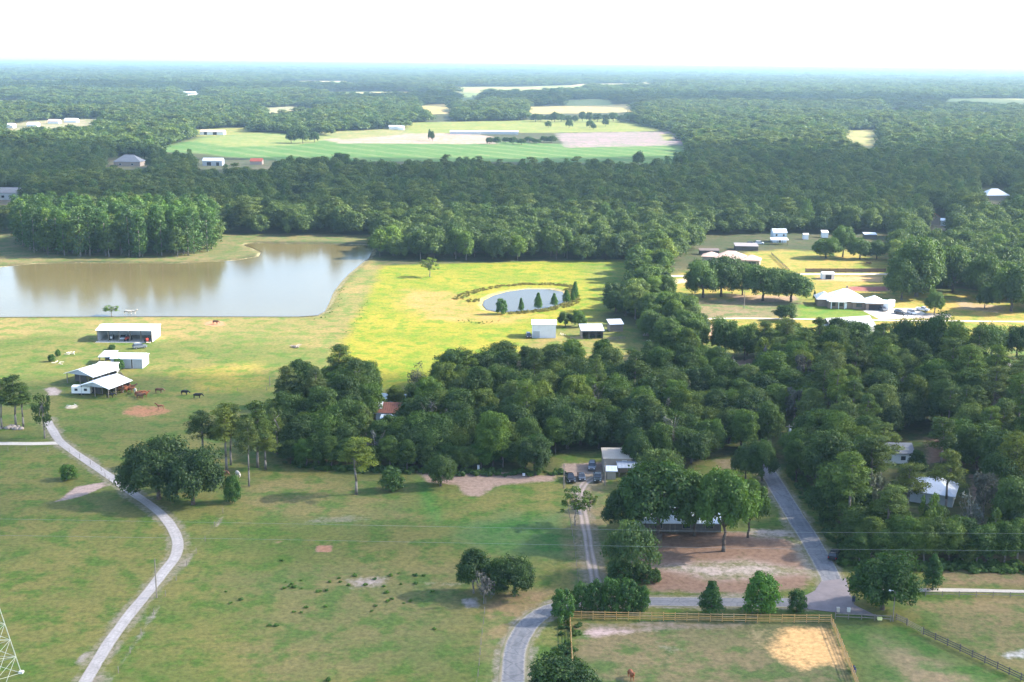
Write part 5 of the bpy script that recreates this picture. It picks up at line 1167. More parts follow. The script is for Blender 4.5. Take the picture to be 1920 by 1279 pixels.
NTH = ['leftmost', 'second', 'third', 'fourth', 'fifth', 'sixth', 'seventh', 'eighth', 'ninth', 'tenth', 'eleventh', 'twelfth', 'thirteenth', 'fourteenth', 'fifteenth', 'rightmost']
rb = random.Random(44); XS = [1004, 1014, 1026, 1040, 1052, 1064, 1078, 1092, 1104, 1120, 1136, 1150, 1164, 1180, 1196, 1212]
for k, x in enumerate(XS):
    y = 229 + rb.uniform(-2, 2); T('oak', x, y, y - rb.uniform(13, 21), rb.uniform(15, 24), '%s far dark oak of the row between the two pale fields' % (NTH[k] if k in (0, 15) else NTH[k] + ' from left,'), (.72, .85, .85), 'far oak row')
XS = [918, 932, 948, 962, 978, 992, 1006, 1020, 1034]
for k, x in enumerate(XS):
    y = 269 + rb.uniform(-2, 2); T('oak', x, y, y - rb.uniform(9, 17), rb.uniform(16, 26), '%s far bush of the clump between the two ploughed fields' % (NTH[k] if k == 0 else 'rightmost' if k == 8 else NTH[k] + ' from left,'), (.72, .88, .8), 'far field clump')

# --- woods: sampled on the ground, the nearest become objects, the rest are the forest
road_lines = [(ROAD_L, 4.0), (LANE_L, 4.5), (DIRT_L, 3.0)]
KEEPW = [W(k) for k in KEEP]
def scatter(poly, spacing, seed, keep=True):
    P = W(poly); r = np.random.default_rng(seed); lo = P.min(0); hi = P.max(0)
    xs = np.arange(lo[0], hi[0], spacing); ys = np.arange(lo[1], hi[1], spacing * .87)
    X, Y = np.meshgrid(xs, ys); X = X + (np.arange(len(ys)) % 2)[:, None] * spacing / 2
    X = (X + r.uniform(-.36, .36, X.shape) * spacing).ravel(); Y = (Y + r.uniform(-.36, .36, Y.shape) * spacing).ravel()
    ok = inside(P, X, Y)
    if keep:
        for k in KEEPW: ok &= ~inside(k, X, Y)
        for L, d in road_lines: ok &= sdist(L, X, Y, False) > d
    own = np.array([(n_[1], n_[2], n_[4]) for n_ in NEAR[:EXPL]])
    if len(own):
        for x, y, wd in own: ok &= (X - x) ** 2 + (Y - y) ** 2 > (wd * .33) ** 2
    return np.stack([X[ok], Y[ok]], 1)
EXPL = len(NEAR)
LM = {  # landmarks that tell groups of woodland trees apart
    'mid': [((540, 830), 'in the middle wood beside the tall pines'), ((660, 780), 'left of the rusty-roofed cottage'), ((790, 730), 'beside the creek behind the cottage'), ((640, 860), 'at the wood front left of the lone pine'), ((750, 870), 'at the wood front right of the lone pine'), ((880, 860), 'at the wood front behind the pale dirt'), ((880, 790), 'deep in the middle wood right of the cottage'), ((1000, 790), 'in the heart of the middle wood'), ((900, 722), 'at the back of the middle wood, left part'), ((1040, 722), 'at the back of the wood below the sheds'), ((1010, 860), 'left of the parked black trucks'), ((1120, 800), 'behind the tan workshop'), ((1160, 720), 'at the back right of the middle wood'), ((1240, 760), 'between the workshop and the tree column'), ((1300, 860), 'right of the tan workshop'), ((1400, 800), 'left of the transformer pole'), ((1320, 710), 'near the bare patch below the tree column')],
    'right': [((1400, 690), 'right of the bare patch'), ((1470, 680), 'at the top left of the right wood'), ((1560, 690), 'below the grey-shingled house'), ((1640, 720), 'below the yellow clearing'), ((1790, 740), 'left of the small lawn'), ((1900, 780), 'below the small lawn at the right edge'), ((1500, 780), 'above the transformer pole'), ((1600, 790), 'above the white house, left part'), ((1720, 790), 'behind the white house in the wood'), ((1550, 900), 'beside the wooded road'), ((1600, 950), 'between the road and the white house'), ((1850, 870), 'right of the reddish clearing'), ((1780, 1040), 'at the wood front below the tin roof'), ((1640, 1030), 'near the parked off-roader'), ((1900, 1030), 'at the front right corner of the wood'), ((1900, 940), 'at the right edge of the right wood')],
    'col': [((1200, 520), 'at the top of the tree column'), ((1230, 570), 'in the middle of the tree column'), ((1160, 600), 'beside the weathered shed'), ((1280, 640), 'low in the tree column'), ((1300, 690), 'at the foot of the tree column')],
    'belt': [((740, 480), 'at the lake corner of the belt'), ((860, 480), 'in the left part of the belt'), ((1000, 480), 'in the middle of the belt'), ((1130, 480), 'in the right part of the belt'), ((1260, 480), 'at the tan house end of the belt')],
    'clump': [((80, 475), 'front left in the lakeside clump'), ((80, 452), 'back left in the lakeside clump'), ((210, 478), 'front middle of the lakeside clump'), ((210, 452), 'back middle of the lakeside clump'), ((340, 475), 'front right in the lakeside clump'), ((340, 452), 'back right in the lakeside clump')],
    'east': [((1720, 500), 'behind the parking apron'), ((1800, 480), 'in the eastern oaks'), ((1850, 540), 'behind the bare ground at right'), ((1930, 500), 'at the right edge of the eastern oaks')],
}
TINTS = [((.70, .80, .80), 'dark'), ((.92, 1.0, .88), 'green'), ((1.12, 1.24, .78), 'bright green'), ((1.45, 1.30, .75), 'yellow-green'), ((1.35, 1.22, 1.45), 'greyish')]
REST = []
def wood(key, poly, spacing, seed, mix, hr, tw_):
    pts = scatter(poly, spacing, seed); r = random.Random(seed); L = [(G(*a), b) for a, b in LM[key]]
    for x, y in pts:
        kd = r.choices([m_[0] for m_ in mix], [m_[1] for m_ in mix])[0]
        lo, hi = hr[kd]; h = r.uniform(lo, hi); ti = r.choices(range(5), tw_)[0]; c, adj = TINTS[ti]
        base = {'oak': 12.5, 'broad': 9.6, 'pine': 8.2, 'tall': 8.6, 'moss': 6.4, 'dead': 5}[kd]; wd = {'oak': h * 1.02, 'broad': h * .66, 'pine': h * .42, 'tall': h * .38, 'moss': h * .55, 'dead': h * .6}[kd] * r.uniform(.88, 1.15)
        ph = min(L, key=lambda q: (q[0].x - x) ** 2 + ((q[0].y - y) * .6) ** 2)[1]
        nm = {'oak': 'oak', 'broad': 'broadleaf tree', 'pine': 'pine', 'tall': 'tall cypress', 'moss': 'mossy tree', 'dead': 'bare dead tree'}[kd]
        lb = '%s %s %s' % (adj, nm, ph)
        j = r.uniform(.9, 1.1); NEAR.append((kd, x, y, h, wd, lb, lb, (c[0] * j, c[1] * j, c[2] * j), None))
wood('mid', W_MID, 7.2, 31, [('oak', 5), ('broad', 4), ('pine', .6), ('moss', .6), ('dead', .35)], {'oak': (8.5, 13.5), 'broad': (10, 15.5), 'pine': (14, 18), 'moss': (9, 12.5), 'dead': (9, 12.5)}, [4, 5, 3.5, 1.4, 2])
wood('right', W_RIGHT, 7.7, 32, [('oak', 4), ('broad', 4), ('pine', 3.2), ('moss', .6), ('dead', .3)], {'oak': (8.5, 13.5), 'broad': (10.5, 17), 'pine': (14, 20.5), 'moss': (9, 13), 'dead': (10, 14)}, [3.5, 5, 3.5, 1.8, 2])
wood('col', W_COL, 7.0, 33, [('oak', 5), ('broad', 4)], {'oak': (9, 12.5), 'broad': (11, 15)}, [2, 5, 4, 1.5, 1])
wood('east', W_EAST, 9.0, 34, [('oak', 6), ('broad', 3)], {'oak': (11, 15), 'broad': (12, 16)}, [2, 5, 4, 1.5, 1])
wood('belt', W_BELT, 8.4, 35, [('oak', 6), ('broad', 4)], {'oak': (11, 15), 'broad': (13, 17)}, [2, 4, 4, 1.5, 2])
wood('clump', W_CLUMP, 7.0, 36, [('tall', 6), ('broad', 3)], {'tall': (20, 26), 'broad': (15, 20)}, [4, 5, 3, .6, 1])
# at most about 300 of a kind as objects, nearest to the camera first
byk = {}
for n_ in NEAR: byk.setdefault(n_[0], []).append(n_)
OBJ = []
for kd, lst in byk.items():
    EXS = set(id(n_) for n_ in NEAR[:EXPL])
    ex = [n_ for n_ in lst if id(n_) in EXS]
    wl = sorted([n_ for n_ in lst if id(n_) not in EXS], key=lambda n_: n_[2] - n_[3] * 2)
    room = max(0, 295 - len(ex)); OBJ += ex + wl[:room]; REST += wl[room:]
ORD = ['leftmost', 'second from left,', 'third from left,', 'fourth from left,', 'fifth from left,', 'sixth from left,', 'seventh from left,', 'eighth from left,', 'ninth from left,', 'tenth from left,', 'eleventh from left,', 'twelfth from left,']
LBL = {}
for n_ in OBJ:
    if n_[6] and id(n_) not in EXS: LBL.setdefault(n_[6], []).append(n_)
NEWL = {}
for gname, lst in LBL.items():
    lst.sort(key=lambda n_: n_[1] / n_[2])
    for k, n_ in enumerate(lst):
        NEWL[id(n_)] = gname if len(lst) == 1 else ((ORD[k] if k < len(lst) - 1 else 'rightmost') if k < len(ORD) else 'further right,') + ' ' + gname
rt = random.Random(5)
cat = {'shade': 'tree', 'oak': 'tree', 'broad': 'tree', 'pine': 'tree', 'tall': 'tree', 'bush': 'bush', 'cone': 'tree', 'sparse': 'tree', 'willow': 'tree', 'moss': 'tree', 'dead': 'tree'}
for n_ in OBJ:
    kd, x, y, h, wd, lb, gr, c, ii = n_; lb = NEWL.get(id(n_), lb)
    fn, cnt, nm = KINDS[kd]; k = ii if ii is not None else rt.randrange(cnt)
    lod = 0 if (y < 520 or id(n_) in EXS and y < 900) else 1
    if kd in ('bush', 'cone', 'sparse', 'willow', 'moss', 'dead'): lod = 0
    cm_, tm, ph, pw = proto(kd, k, lod)
    if tm is None: tm = proto(kd, k, 0)[1]
    root = thing(nm, lb, cat[kd], (x, y, 0), rt.uniform(0, 6.28), gr or None)
    if not gr: pass
    s = wd / pw; sz = h / ph; root.scale = (s, s, sz)
    for pn, me in (('trunk', tm), ('crown', cm_)):
        o = link(pn, me, root); o.color = (c[0], c[1], c[2], 1)

# the forest that nobody could count: one object of instances
def gn_instances(name, pts, protos, material_kind=None):
    """pts: list of (x, y, z, idx, rotz, sx, sz)"""
    coll = bpy.data.collections.new(name + '_kinds')
    for k, (me, nm) in enumerate(protos):
        o = bpy.data.objects.new('%02d_%s' % (k, nm), me); coll.objects.link(o)
    A = np.array(pts); me = bpy.data.meshes.new(name); me.vertices.add(len(A)); me.vertices.foreach_set('co', np.ascontiguousarray(A[:, :3]).ravel())
    a = me.attributes.new('idx', 'INT', 'POINT'); a.data.foreach_set('value', A[:, 3].astype(np.int32))
    a = me.attributes.new('rot', 'FLOAT_VECTOR', 'POINT'); z = np.zeros(len(A)); a.data.foreach_set('vector', np.stack([z, z, A[:, 4]], 1).ravel())
    a = me.attributes.new('scl', 'FLOAT_VECTOR', 'POINT'); a.data.foreach_set('vector', np.stack([A[:, 5], A[:, 5], A[:, 6]], 1).ravel())
    me.update(); ob = link(name, me)
    ng = bpy.data.node_groups.new(name, 'GeometryNodeTree')
    ng.interface.new_socket('Geometry', in_out='INPUT', socket_type='NodeSocketGeometry'); ng.interface.new_socket('Geometry', in_out='OUTPUT', socket_type='NodeSocketGeometry')
    gi = ng.nodes.new('NodeGroupInput'); go = ng.nodes.new('NodeGroupOutput'); ci = ng.nodes.new('GeometryNodeCollectionInfo')
    ci.inputs['Collection'].default_value = coll; ci.inputs['Separate Children'].default_value = True; ci.inputs['Reset Children'].default_value = True
    ip = ng.nodes.new('GeometryNodeInstanceOnPoints'); ip.inputs['Pick Instance'].default_value = True
    def na(nm, ty):
        n = ng.nodes.new('GeometryNodeInputNamedAttribute'); n.data_type = ty; n.inputs['Name'].default_value = nm; return n.outputs[0]
    l = ng.links.new
    l(gi.outputs[0], ip.inputs['Points']); l(ci.outputs[0], ip.inputs['Instance']); l(na('idx', 'INT'), ip.inputs['Instance Index'])
    l(na('rot', 'FLOAT_VECTOR'), ip.inputs['Rotation']); l(na('scl', 'FLOAT_VECTOR'), ip.inputs['Scale']); l(ip.outputs[0], go.inputs[0])
    md = ob.modifiers.new('scatter', 'NODES'); md.node_group = ng
    return ob
FAR_K = []; FIDX = {}
def fproto(kd, i, lod):
    k = (kd, i, lod)
    if k not in FIDX: FIDX[k] = len(FAR_K); FAR_K.append((proto(kd, i, lod)[0], kd))
    return FIDX[k]
pts = []
rf2 = random.Random(77)
for kd, x, y, h, wd, lb, gr, c, ii in REST:
    i = rf2.randrange(KINDS[kd][1]); p_ = proto(kd, i, 1); pts.append((x, y, 0, fproto(kd, i, 1), rf2.uniform(0, 6.28), wd / p_[3], h / p_[2]))
VIEW = [p_ for p_, c in FIELDS] + [[(205, 292), (268, 292), (268, 308), (205, 308)], [(376, 296), (420, 296), (420, 309), (376, 309)], [(466, 298), (494, 298), (494, 307), (466, 307)], [(0, 355), (40, 355), (40, 374), (0, 374)], [(1832, 352), (1900, 352), (1900, 373), (1832, 373)], [(1738, 403), (1782, 403), (1782, 420), (1738, 420)], [(365, 244), (425, 244), (425, 252), (365, 252)], [(848, 244), (965, 244), (965, 254), (848, 254)], [(1848, 266), (1864, 266), (1864, 272), (1848, 272)], [(1745, 228), (1765, 228), (1765, 233), (1745, 233)], [(1286, 328), (1300, 328), (1300, 335), (1286, 335)], [(570, 212), (592, 212), (592, 219), (570, 219)], [(280, 172), (298, 172), (298, 179), (280, 179)]]
CLEAR = [W(LAKE), W([(-400, 600), (-400, 430), (20, 441), (60, 440), (412, 440), (700, 441), (706, 450), (706, 480), (700, 700), (-400, 700)]), W([(1262, 500), (1300, 470), (1330, 446), (1440, 436), (1510, 436), (1665, 440), (1680, 480), (1690, 560), (1262, 560)])]
front = W([(-400, 432), (412, 442), (706, 446), (1300, 448), (1330, 440), (1668, 438), (2400, 445)])
def far_pts(d0, d1, spacing, lod, seed, mix, big=1.0, zoff=0.0):
    r = np.random.default_rng(seed); rr = random.Random(seed)
    xs = np.arange(-d1 * .47 - 30, d1 * .47 + 30, spacing); ys = np.arange(d0, d1, spacing * .87)
    X, Y = np.meshgrid(xs, ys); X = (X + (np.arange(len(ys)) % 2)[:, None] * spacing / 2 + r.uniform(-.42, .42, X.shape) * spacing).ravel(); Y = (Y + r.uniform(-.42, .42, Y.shape) * spacing).ravel()
    ok = (np.abs(X) < Y * .46 + 25)
    X, Y = X[ok], Y[ok]; ok = np.ones(len(X), bool)
    if d0 < 1000: ok &= Y > np.interp(X, front[:, 0], front[:, 1])
    for P in CLEAR:
        k = np.where((X > P[:, 0].min()) & (X < P[:, 0].max()) & (Y > P[:, 1].min()) & (Y < P[:, 1].max()))[0]
        if len(k): ok[k] &= ~inside(P, X[k], Y[k])
    # clearings and thin places
    cl = fbm(X, Y, 800, 5, 3); ok &= ~((cl > .605) & (Y > 2300) & (Y < 6000))
    for f_ in (0.0, .5, .92):
        u_, v_ = topx(np.stack([X, Y, np.full(len(X), 14.0 * f_)], 1))
        for P in VIEW:
            P = np.array(P, float); k = np.where((u_ > P[:, 0].min()) & (u_ < P[:, 0].max()) & (v_ > P[:, 1].min()) & (v_ < P[:, 1].max()))[0]
            if len(k): ok[k] &= ~inside(P, u_[k], v_[k])
    hv = fbm(X, Y, 120, 9, 3); kv = fbm(X, Y, 300, 13, 3)
    for k in np.where(ok)[0]:
        pine = kv[k] > .56
        kd = rr.choices(['pine', 'broad', 'oak', 'tall'], [5, 2, 1, 1] if pine else mix)[0]
        i = rr.randrange(KINDS[kd][1] if lod < 2 else 3); p_ = proto(kd, i, lod)
        h = {'oak': 12.5, 'broad': 15, 'pine': 17.5, 'tall': 18}[kd] * rr.uniform(.75, 1.15) * (.75 + .5 * hv[k]); s = h / p_[2]
        wd = s * rr.uniform(1.0, 1.25) * big * (1.25 if lod == 2 else 1.0) * (1.5 if kd == 'pine' else 1)
        pts.append((X[k], Y[k], -zoff, fproto(kd, i, lod), rr.uniform(0, 6.28), wd, s * (1.0 if big < 1.5 else 1.05)))
far_pts(640, 1250, 8.2, 1, 51, [.6, 4, 5, .6])
far_pts(1250, 2600, 12.5, 2, 52, [1, 3, 5, .5], 1.25)
far_pts(2600, 6000, 27.0, 2, 53, [1, 3, 5, .3], 2.6)
far_pts(6000, 16000, 75.0, 2, 54, [1, 3, 5, .3], 6.5)
fo = gn_instances('forest', pts, FAR_K); tag(fo, 'far green forest of oaks and pines reaching to the horizon', 'forest', kind='stuff')
print('forest instances', len(pts), 'tree objects', len(OBJ), {k: len(v) for k, v in byk.items()})

# ------------------------------------------------------------------ animals
def skin_mesh(name, verts, edges, radii, material, sub=2):
    me = bpy.data.meshes.new(name); me.from_pydata(verts, edges, []); o = bpy.data.objects.new(name, me); COL.objects.link(o)
    md = o.modifiers.new('s', 'SKIN')
    for i, rr in enumerate(radii): me.skin_vertices[0].data[i].radius = rr if isinstance(rr, tuple) else (rr, rr)
    me.skin_vertices[0].data[0].use_root = True
    o.modifiers.new('u', 'SUBSURF').levels = sub
    dg = bpy.context.evaluated_depsgraph_get(); out = bpy.data.meshes.new_from_object(o.evaluated_get(dg)); out.name = name
    bpy.data.objects.remove(o); bpy.data.meshes.remove(me); out.materials.clear(); out.materials.append(material)
    out.polygons.foreach_set('use_smooth', [True] * len(out.polygons)); return out
def cow_mesh(name, material, graze):
    hd = [(0, -1.15, 1.25), (0, -1.5, .95), (0, -1.72, .62)] if graze else [(0, -1.1, 1.42), (0, -1.38, 1.62), (0, -1.75, 1.5)]
    v = [(0, .0, 1.02), (0, -.45, 1.04), (0, -.78, 1.12)] + hd + [(0, .5, 1.06), (0, .80, 1.15), (0, .98, 1.1), (0, 1.05, .55)]
    e = [(0, 1), (1, 2), (2, 3), (3, 4), (4, 5), (0, 6), (6, 7), (7, 8), (8, 9)]
    rd = [(.34, .40), (.32, .40), (.25, .34), (.17, .22), (.13, .15), (.09, .09), (.33, .38), (.25, .28), (.05, .05), (.03, .03)]
    for x in (-1, 1):
        n = len(v); v += [(x * .17, -.62, .68), (x * .18, -.60, .38), (x * .18, -.62, .05)]; e += [(1, n), (n, n + 1), (n + 1, n + 2)]; rd += [(.12, .13), (.065, .065), (.065, .075)]
        n = len(v); v += [(x * .19, .72, .75), (x * .19, .86, .42), (x * .19, .78, .05)]; e += [(7, n), (n, n + 1), (n + 1, n + 2)]; rd += [(.14, .18), (.07, .08), (.065, .075)]
        n = len(v); q = hd[1]; v += [(x * .24, q[1] + .04, q[2] + .1)]; e += [(4, n)]; rd += [(.04, .03)]
    return skin_mesh(name, v, e, rd, material)
COWM = {k: mat('hide_' + k, c, .8, var=.25, scale=1.4) for k, c in {'red': (.26, .085, .035), 'black': (.02, .018, .018), 'pale': (.50, .44, .36), 'brown': (.15, .075, .04)}.items()}
COWS = {(k, g): cow_mesh('cow', COWM[k], g) for k in COWM for g in (0, 1)}
cows = [(222, 729, 80, 'red', 0, 'red cow nearest the front pole barn'), (229, 733, 100, 'red', 1, 'red cow grazing beside the front pole barn'), (237, 731, 60, 'red', 0, 'red cow second in the row right of the barn'), (233, 736, 120, 'red', 0, 'red cow at the front of the barn herd'), (243, 735, 85, 'red', 1, 'red cow with lowered head in the barn herd'), (247, 731, 100, 'brown', 0, 'dark brown cow at the back of the barn herd'), (225, 737, 75, 'brown', 0, 'brown cow tight against the barn corner'),
        (254, 738, 20, 'pale', 0, 'whitish cow between the two small herds'), (259, 744, 70, 'red', 0, 'red cow beside the whitish one in the right herd'), (265, 742, 95, 'red', 1, 'red grazing cow in the middle of the right herd'), (270, 745, 110, 'red', 0, 'red cow at the right end of the right herd'), (263, 748, 80, 'brown', 0, 'brown cow in front of the right herd'), (207, 746, 90, 'black', 1, 'black cow in the shade before the front barn'),
        (298, 737, 80, 'brown', 1, 'brown cow alone right of the herds'), (346, 741, 75, 'black', 1, 'black cow in the pasture, left of two'), (370, 747, 90, 'black', 1, 'black cow in the pasture, right of two'), (404, 608, 70, 'brown', 1, 'dark brown cow on the bare red circle near the lake'), (1183, 1274, 10, 'red', 0, 'red-brown cow with pale back at the bottom edge of the paddock'), (1627, 497, 80, 'brown', 1, 'dark cow on the yellow field behind the white house'), (238, 589, 85, 'pale', 1, 'whitish cow on the lake shore beside the small tree'), (250, 589, 80, 'pale', 0, 'second whitish cow on the lake shore, right one'), (446, 895, 30, 'pale', 1, 'white cow behind the dark oak, beside the tall pines'), (419, 893, 60, 'brown', 1, 'dark brown cow beside the white one under the pines')]
for x, y, rz, k, g, lb in cows:
    p = G(x, y); o = link('cow', COWS[(k, g)], None, (p.x, p.y, 0), R(rz)); tag(o, lb, 'cow', 'cattle'); o.scale = (1.15,) * 3
def horse_mesh(material):
    v = [(0, 0, 1.2), (0, -.5, 1.22), (0, -.78, 1.32), (0, -1.1, 1.72), (0, -1.32, 1.95), (0, -1.72, 1.66), (0, .45, 1.22), (0, .75, 1.28), (0, .95, 1.2), (0, 1.08, .6)]
    e = [(0, 1), (1, 2), (2, 3), (3, 4), (4, 5), (0, 6), (6, 7), (7, 8), (8, 9)]; rd = [(.27, .31), (.27, .33), (.2, .28), (.13, .2), (.11, .14), (.075, .09), (.27, .3), (.24, .27), (.06, .07), (.06, .07)]
    for x in (-1, 1):
        n = len(v); v += [(x * .16, -.62, .82), (x * .15, -.6, .48), (x * .15, -.62, .05)]; e += [(1, n), (n, n + 1), (n + 1, n + 2)]; rd += [(.1, .12), (.055, .06), (.065, .075)]
        n = len(v); v += [(x * .17, .68, .9), (x * .16, .86, .52), (x * .16, .78, .05)]; e += [(7, n), (n, n + 1), (n + 1, n + 2)]; rd += [(.13, .17), (.06, .07), (.065, .075)]
        n = len(v); v += [(x * .07, -1.28, 2.1)]; e += [(4, n)]; rd += [(.03, .03)]
    return skin_mesh('horse', v, e, rd, material)
p = G(301, 768); tag(link('horse', horse_mesh(mat('hide_bay', (.20, .085, .04), .7, var=.2)), None, (p.x, p.y, 0), R(-80)), 'brown horse standing on the round orange dirt patch', 'horse')
# ------------------------------------------------------------------ small things
M_WEED = LEAF['cypress']
wm = []
for k in range(3):
    r = random.Random(900 + k); pf = [((r.uniform(-.35, .35), r.uniform(-.35, .35), r.uniform(.12, .4)), (.28, .28, .26), 1) for _ in range(6)]
    wm.append(leaf_mesh('weed', pf, 24, .15, M_WEED, 910 + k))
weeds = [(528, 1052), (543, 1100), (548, 1096), (552, 1102), (533, 1104), (565, 1089), (566, 1104), (536, 1092), (597, 1110), (612, 1108), (618, 1092), (636, 1085), (638, 1092), (654, 1098), (665, 1080), (685, 1098), (703, 1087), (720, 1100), (725, 1112), (727, 1128), (735, 1124), (752, 1096), (733, 1080), (747, 1076), (779, 1080), (757, 1132), (780, 1095), (795, 1080), (810, 1110), (704, 1137), (697, 1147), (770, 1128), (551, 1148), (565, 1149), (611, 1138), (505, 1174), (518, 1174), (815, 1180), (615, 1276), (574, 1140), (905, 1125), (424, 1110), (452, 1125), (432, 1132)]
for i, (x, y) in enumerate(weeds):
    p = G(x, y); o = link('weed_tuft', wm[i % 3], None, (p.x, p.y, 0), i * 1.3); s = random.uniform(.45, 1.0); o.scale = (s, s, s * .8); o.color = (1.25, 1.35, 1.0, 1)
    lb = 'small dark weed tuft in the scattered patch on the near pasture' if 1040 < y < 1165 and x > 500 else 'lone dark weed tuft at the edge of the near pasture'
    tag(o, lb, 'weed', lb)
def rocks(cx, cy, n, spread, label, group, m, s0=.5):
    for k in range(n):
        r = random.Random(cx * 7 + k); p = G(cx + r.uniform(-spread, spread), cy + r.uniform(-3.0, 3.0)); bm = bmesh.new(); bmesh.ops.create_icosphere(bm, subdivisions=2, radius=s0 * r.uniform(.6, 1.3))
        for v in bm.verts: v.co += Vector((r.uniform(-.1, .1), r.uniform(-.1, .1), r.uniform(-.1, .1))) * s0 * 1.6; v.co.z *= .65
        me = bpy.data.meshes.new('rock'); bm.to_mesh(me); bm.free(); me.materials.append(m); o = link('rock', me, None, (p.x, p.y, s0 * .22), r.uniform(0, 6)); tag(o, label, 'rock', group)
M_ROCK = mat('rock', (.24, .20, .17), .9, var=.3); M_ROCKP = mat('pale_rock', (.55, .50, .42), .9, var=.2)
rocks(20, 803, 12, 26, 'brown boulder in the heap under the left-edge pines', 'boulder heap', M_ROCK, .7)
rocks(28, 803, 3, 14, 'pale boulder in the heap under the left-edge pines', 'pale boulders in the heap', M_ROCKP, .6)
rocks(1050, 1279, 1, 1, 'unused', 'unused', M_ROCK) if False else None
def logs(px, py, n, label, m, ln=2.6):
    p = G(px, py); root = thing('log_pile', label, 'log pile', (p.x, p.y, 0)); r = random.Random(px)
    for k in range(n):
        a = r.uniform(0, 3.14); x, y, z = r.uniform(-1.6, 1.6), r.uniform(-1.6, 1.6), r.uniform(.12, .6); d = Vector((math.cos(a), math.sin(a), r.uniform(-.1, .1))) * ln * r.uniform(.4, .6)
        MB().tube(Vector((x, y, z)) - d, Vector((x, y, z)) + d, .13, .09, 6).build('log', m, root)
logs(555, 651, 12, 'heap of dead branches lying on the pasture left of the meadow', M_ROCK)
logs(130, 665, 6, 'small heap of pale scrap planks left of the barns', M_ROCKP, 2.0)
logs(108, 682, 5, 'pale scrap wood lower down left of the barns', M_ROCKP, 1.6)
logs(1222, 640, 7, 'pale junk heap under the tree column', M_ROCKP, 1.4)
logs(1210, 628, 6, 'scrap pile beside the shaded fence under the tree column', M_ROCK, 1.6)
logs(1052, 628, 7, 'pale odds and ends at the right wall of the tall white shed', M_ROCKP, 1.0)
logs(138, 763, 5, 'pale sawn planks on the sandy spot below the camper', M_ROCKP, 1.8)
def barrel(px, py, label, col, cn):
    p = G(px, py); root = thing('barrel', label, 'barrel', (p.x, p.y, 0)); m_ = mat('plastic_' + cn, col, .4)
    MB().tube((0, 0, 0), (0, 0, .3), .3, .34, 14).tube((0, 0, .3), (0, 0, .65), .34, .34, 14).tube((0, 0, .65), (0, 0, .95), .34, .3, 14).build('drum', m_, root)
    MB().tube((0, 0, .93), (0, 0, .98), .26, .26, 12).build('lid', M_DARK, root)
barrel(1599, 1258, 'dark blue plastic barrel inside the paddock corner', (.02, .035, .16), 'blue')
barrel(1681 - 1681 + 1601, 1262, 'second dark blue barrel beside the first in the paddock corner', (.02, .03, .12), 'blue2')
def box_thing(name, label, cat_, px, py, sx, sy, sz, col, cn):
    p = G(px, py); root = thing(name, label, cat_, (p.x, p.y, 0)); m_ = mat('paint_' + cn, col, .6)
    MB().box(-sx / 2, sx / 2, -sy / 2, sy / 2, .3, .3 + sz).build('box', m_, root)
    for x in (-sx * .35, sx * .35): MB().box(x - .05, x + .05, -.05, .05, 0, .3).build('leg', M_WOOD, root)
    MB().box(-sx / 2 - .04, sx / 2 + .04, -sy / 2 - .04, sy / 2 + .04, .3 + sz, .36 + sz).build('lid', m_, root)
box_thing('tank', 'white upright box standing before the middle wood', 'tank', 897, 883, .55, .55, 1.1, (.7, .7, .68), 'whitebox')
box_thing('tank', 'small white box on the pale dirt before the middle wood', 'tank', 982, 894, .6, .5, .45, (.62, .62, .62), 'whitebox2')
box_thing('mailbox', 'tan mailbox, left of two by the road junction', 'mailbox', 1571, 1150, .5, .5, .8, (.5, .42, .33), 'tanbox')
box_thing('mailbox', 'pale mailbox, right of two by the road junction', 'mailbox', 1591, 1150, .55, .45, .7, (.62, .58, .50), 'tanbox2')
box_thing('trough', 'yellow and white feed trough at the gate by the lamp post', 'trough', 1649, 1165, .8, .5, .4, (.75, .72, .30), 'yellow')
box_thing('bin', 'dark bin standing where the road ends by the big round tree', 'bin', 1600, 1130, .5, .5, .9, (.03, .035, .07), 'darkbin')
# pond reeds and shore tufts: a fringe nobody could count
rp = []
r = random.Random(3)
PW = W(POND); c0 = PW.mean(0)
for k in range(900):
    i = r.randrange(len(PW)); a = PW[i]; b = PW[(i + 1) % len(PW)]; q = a + (b - a) * r.random(); d = q - c0; d /= np.linalg.norm(d)
    px_, py_ = topx(np.array([[q[0], q[1], 0]])); py_ = float(py_[0]); px_ = float(px_[0])
    off = r.uniform(9.0, 14.0) if (py_ < 562 and px_ < 1050) else r.uniform(2.0, 7.0)
    if py_ > 566 and px_ < 960: continue
    q = q + d * off; s = r.uniform(.4, .85); rp.append((q[0], q[1], -.05, r.randrange(3), r.uniform(0, 6), s * 1.3, s))
reed = leaf_mat('leaf_reed', (.12, .125, .025), (.25, .21, .04))
rk = []
for k in range(3):
    r2 = random.Random(950 + k); pf = [((r2.uniform(-.4, .4), r2.uniform(-.4, .4), r2.uniform(.1, .55)), (.3, .3, .35), 1) for _ in range(6)]; rk.append((leaf_mesh('reed', pf, 24, .17, reed, 960 + k), 'reed'))
tag(gn_instances('reed_fringe', rp, rk), 'olive and ochre reeds fringing the round pond', 'reeds', kind='stuff')
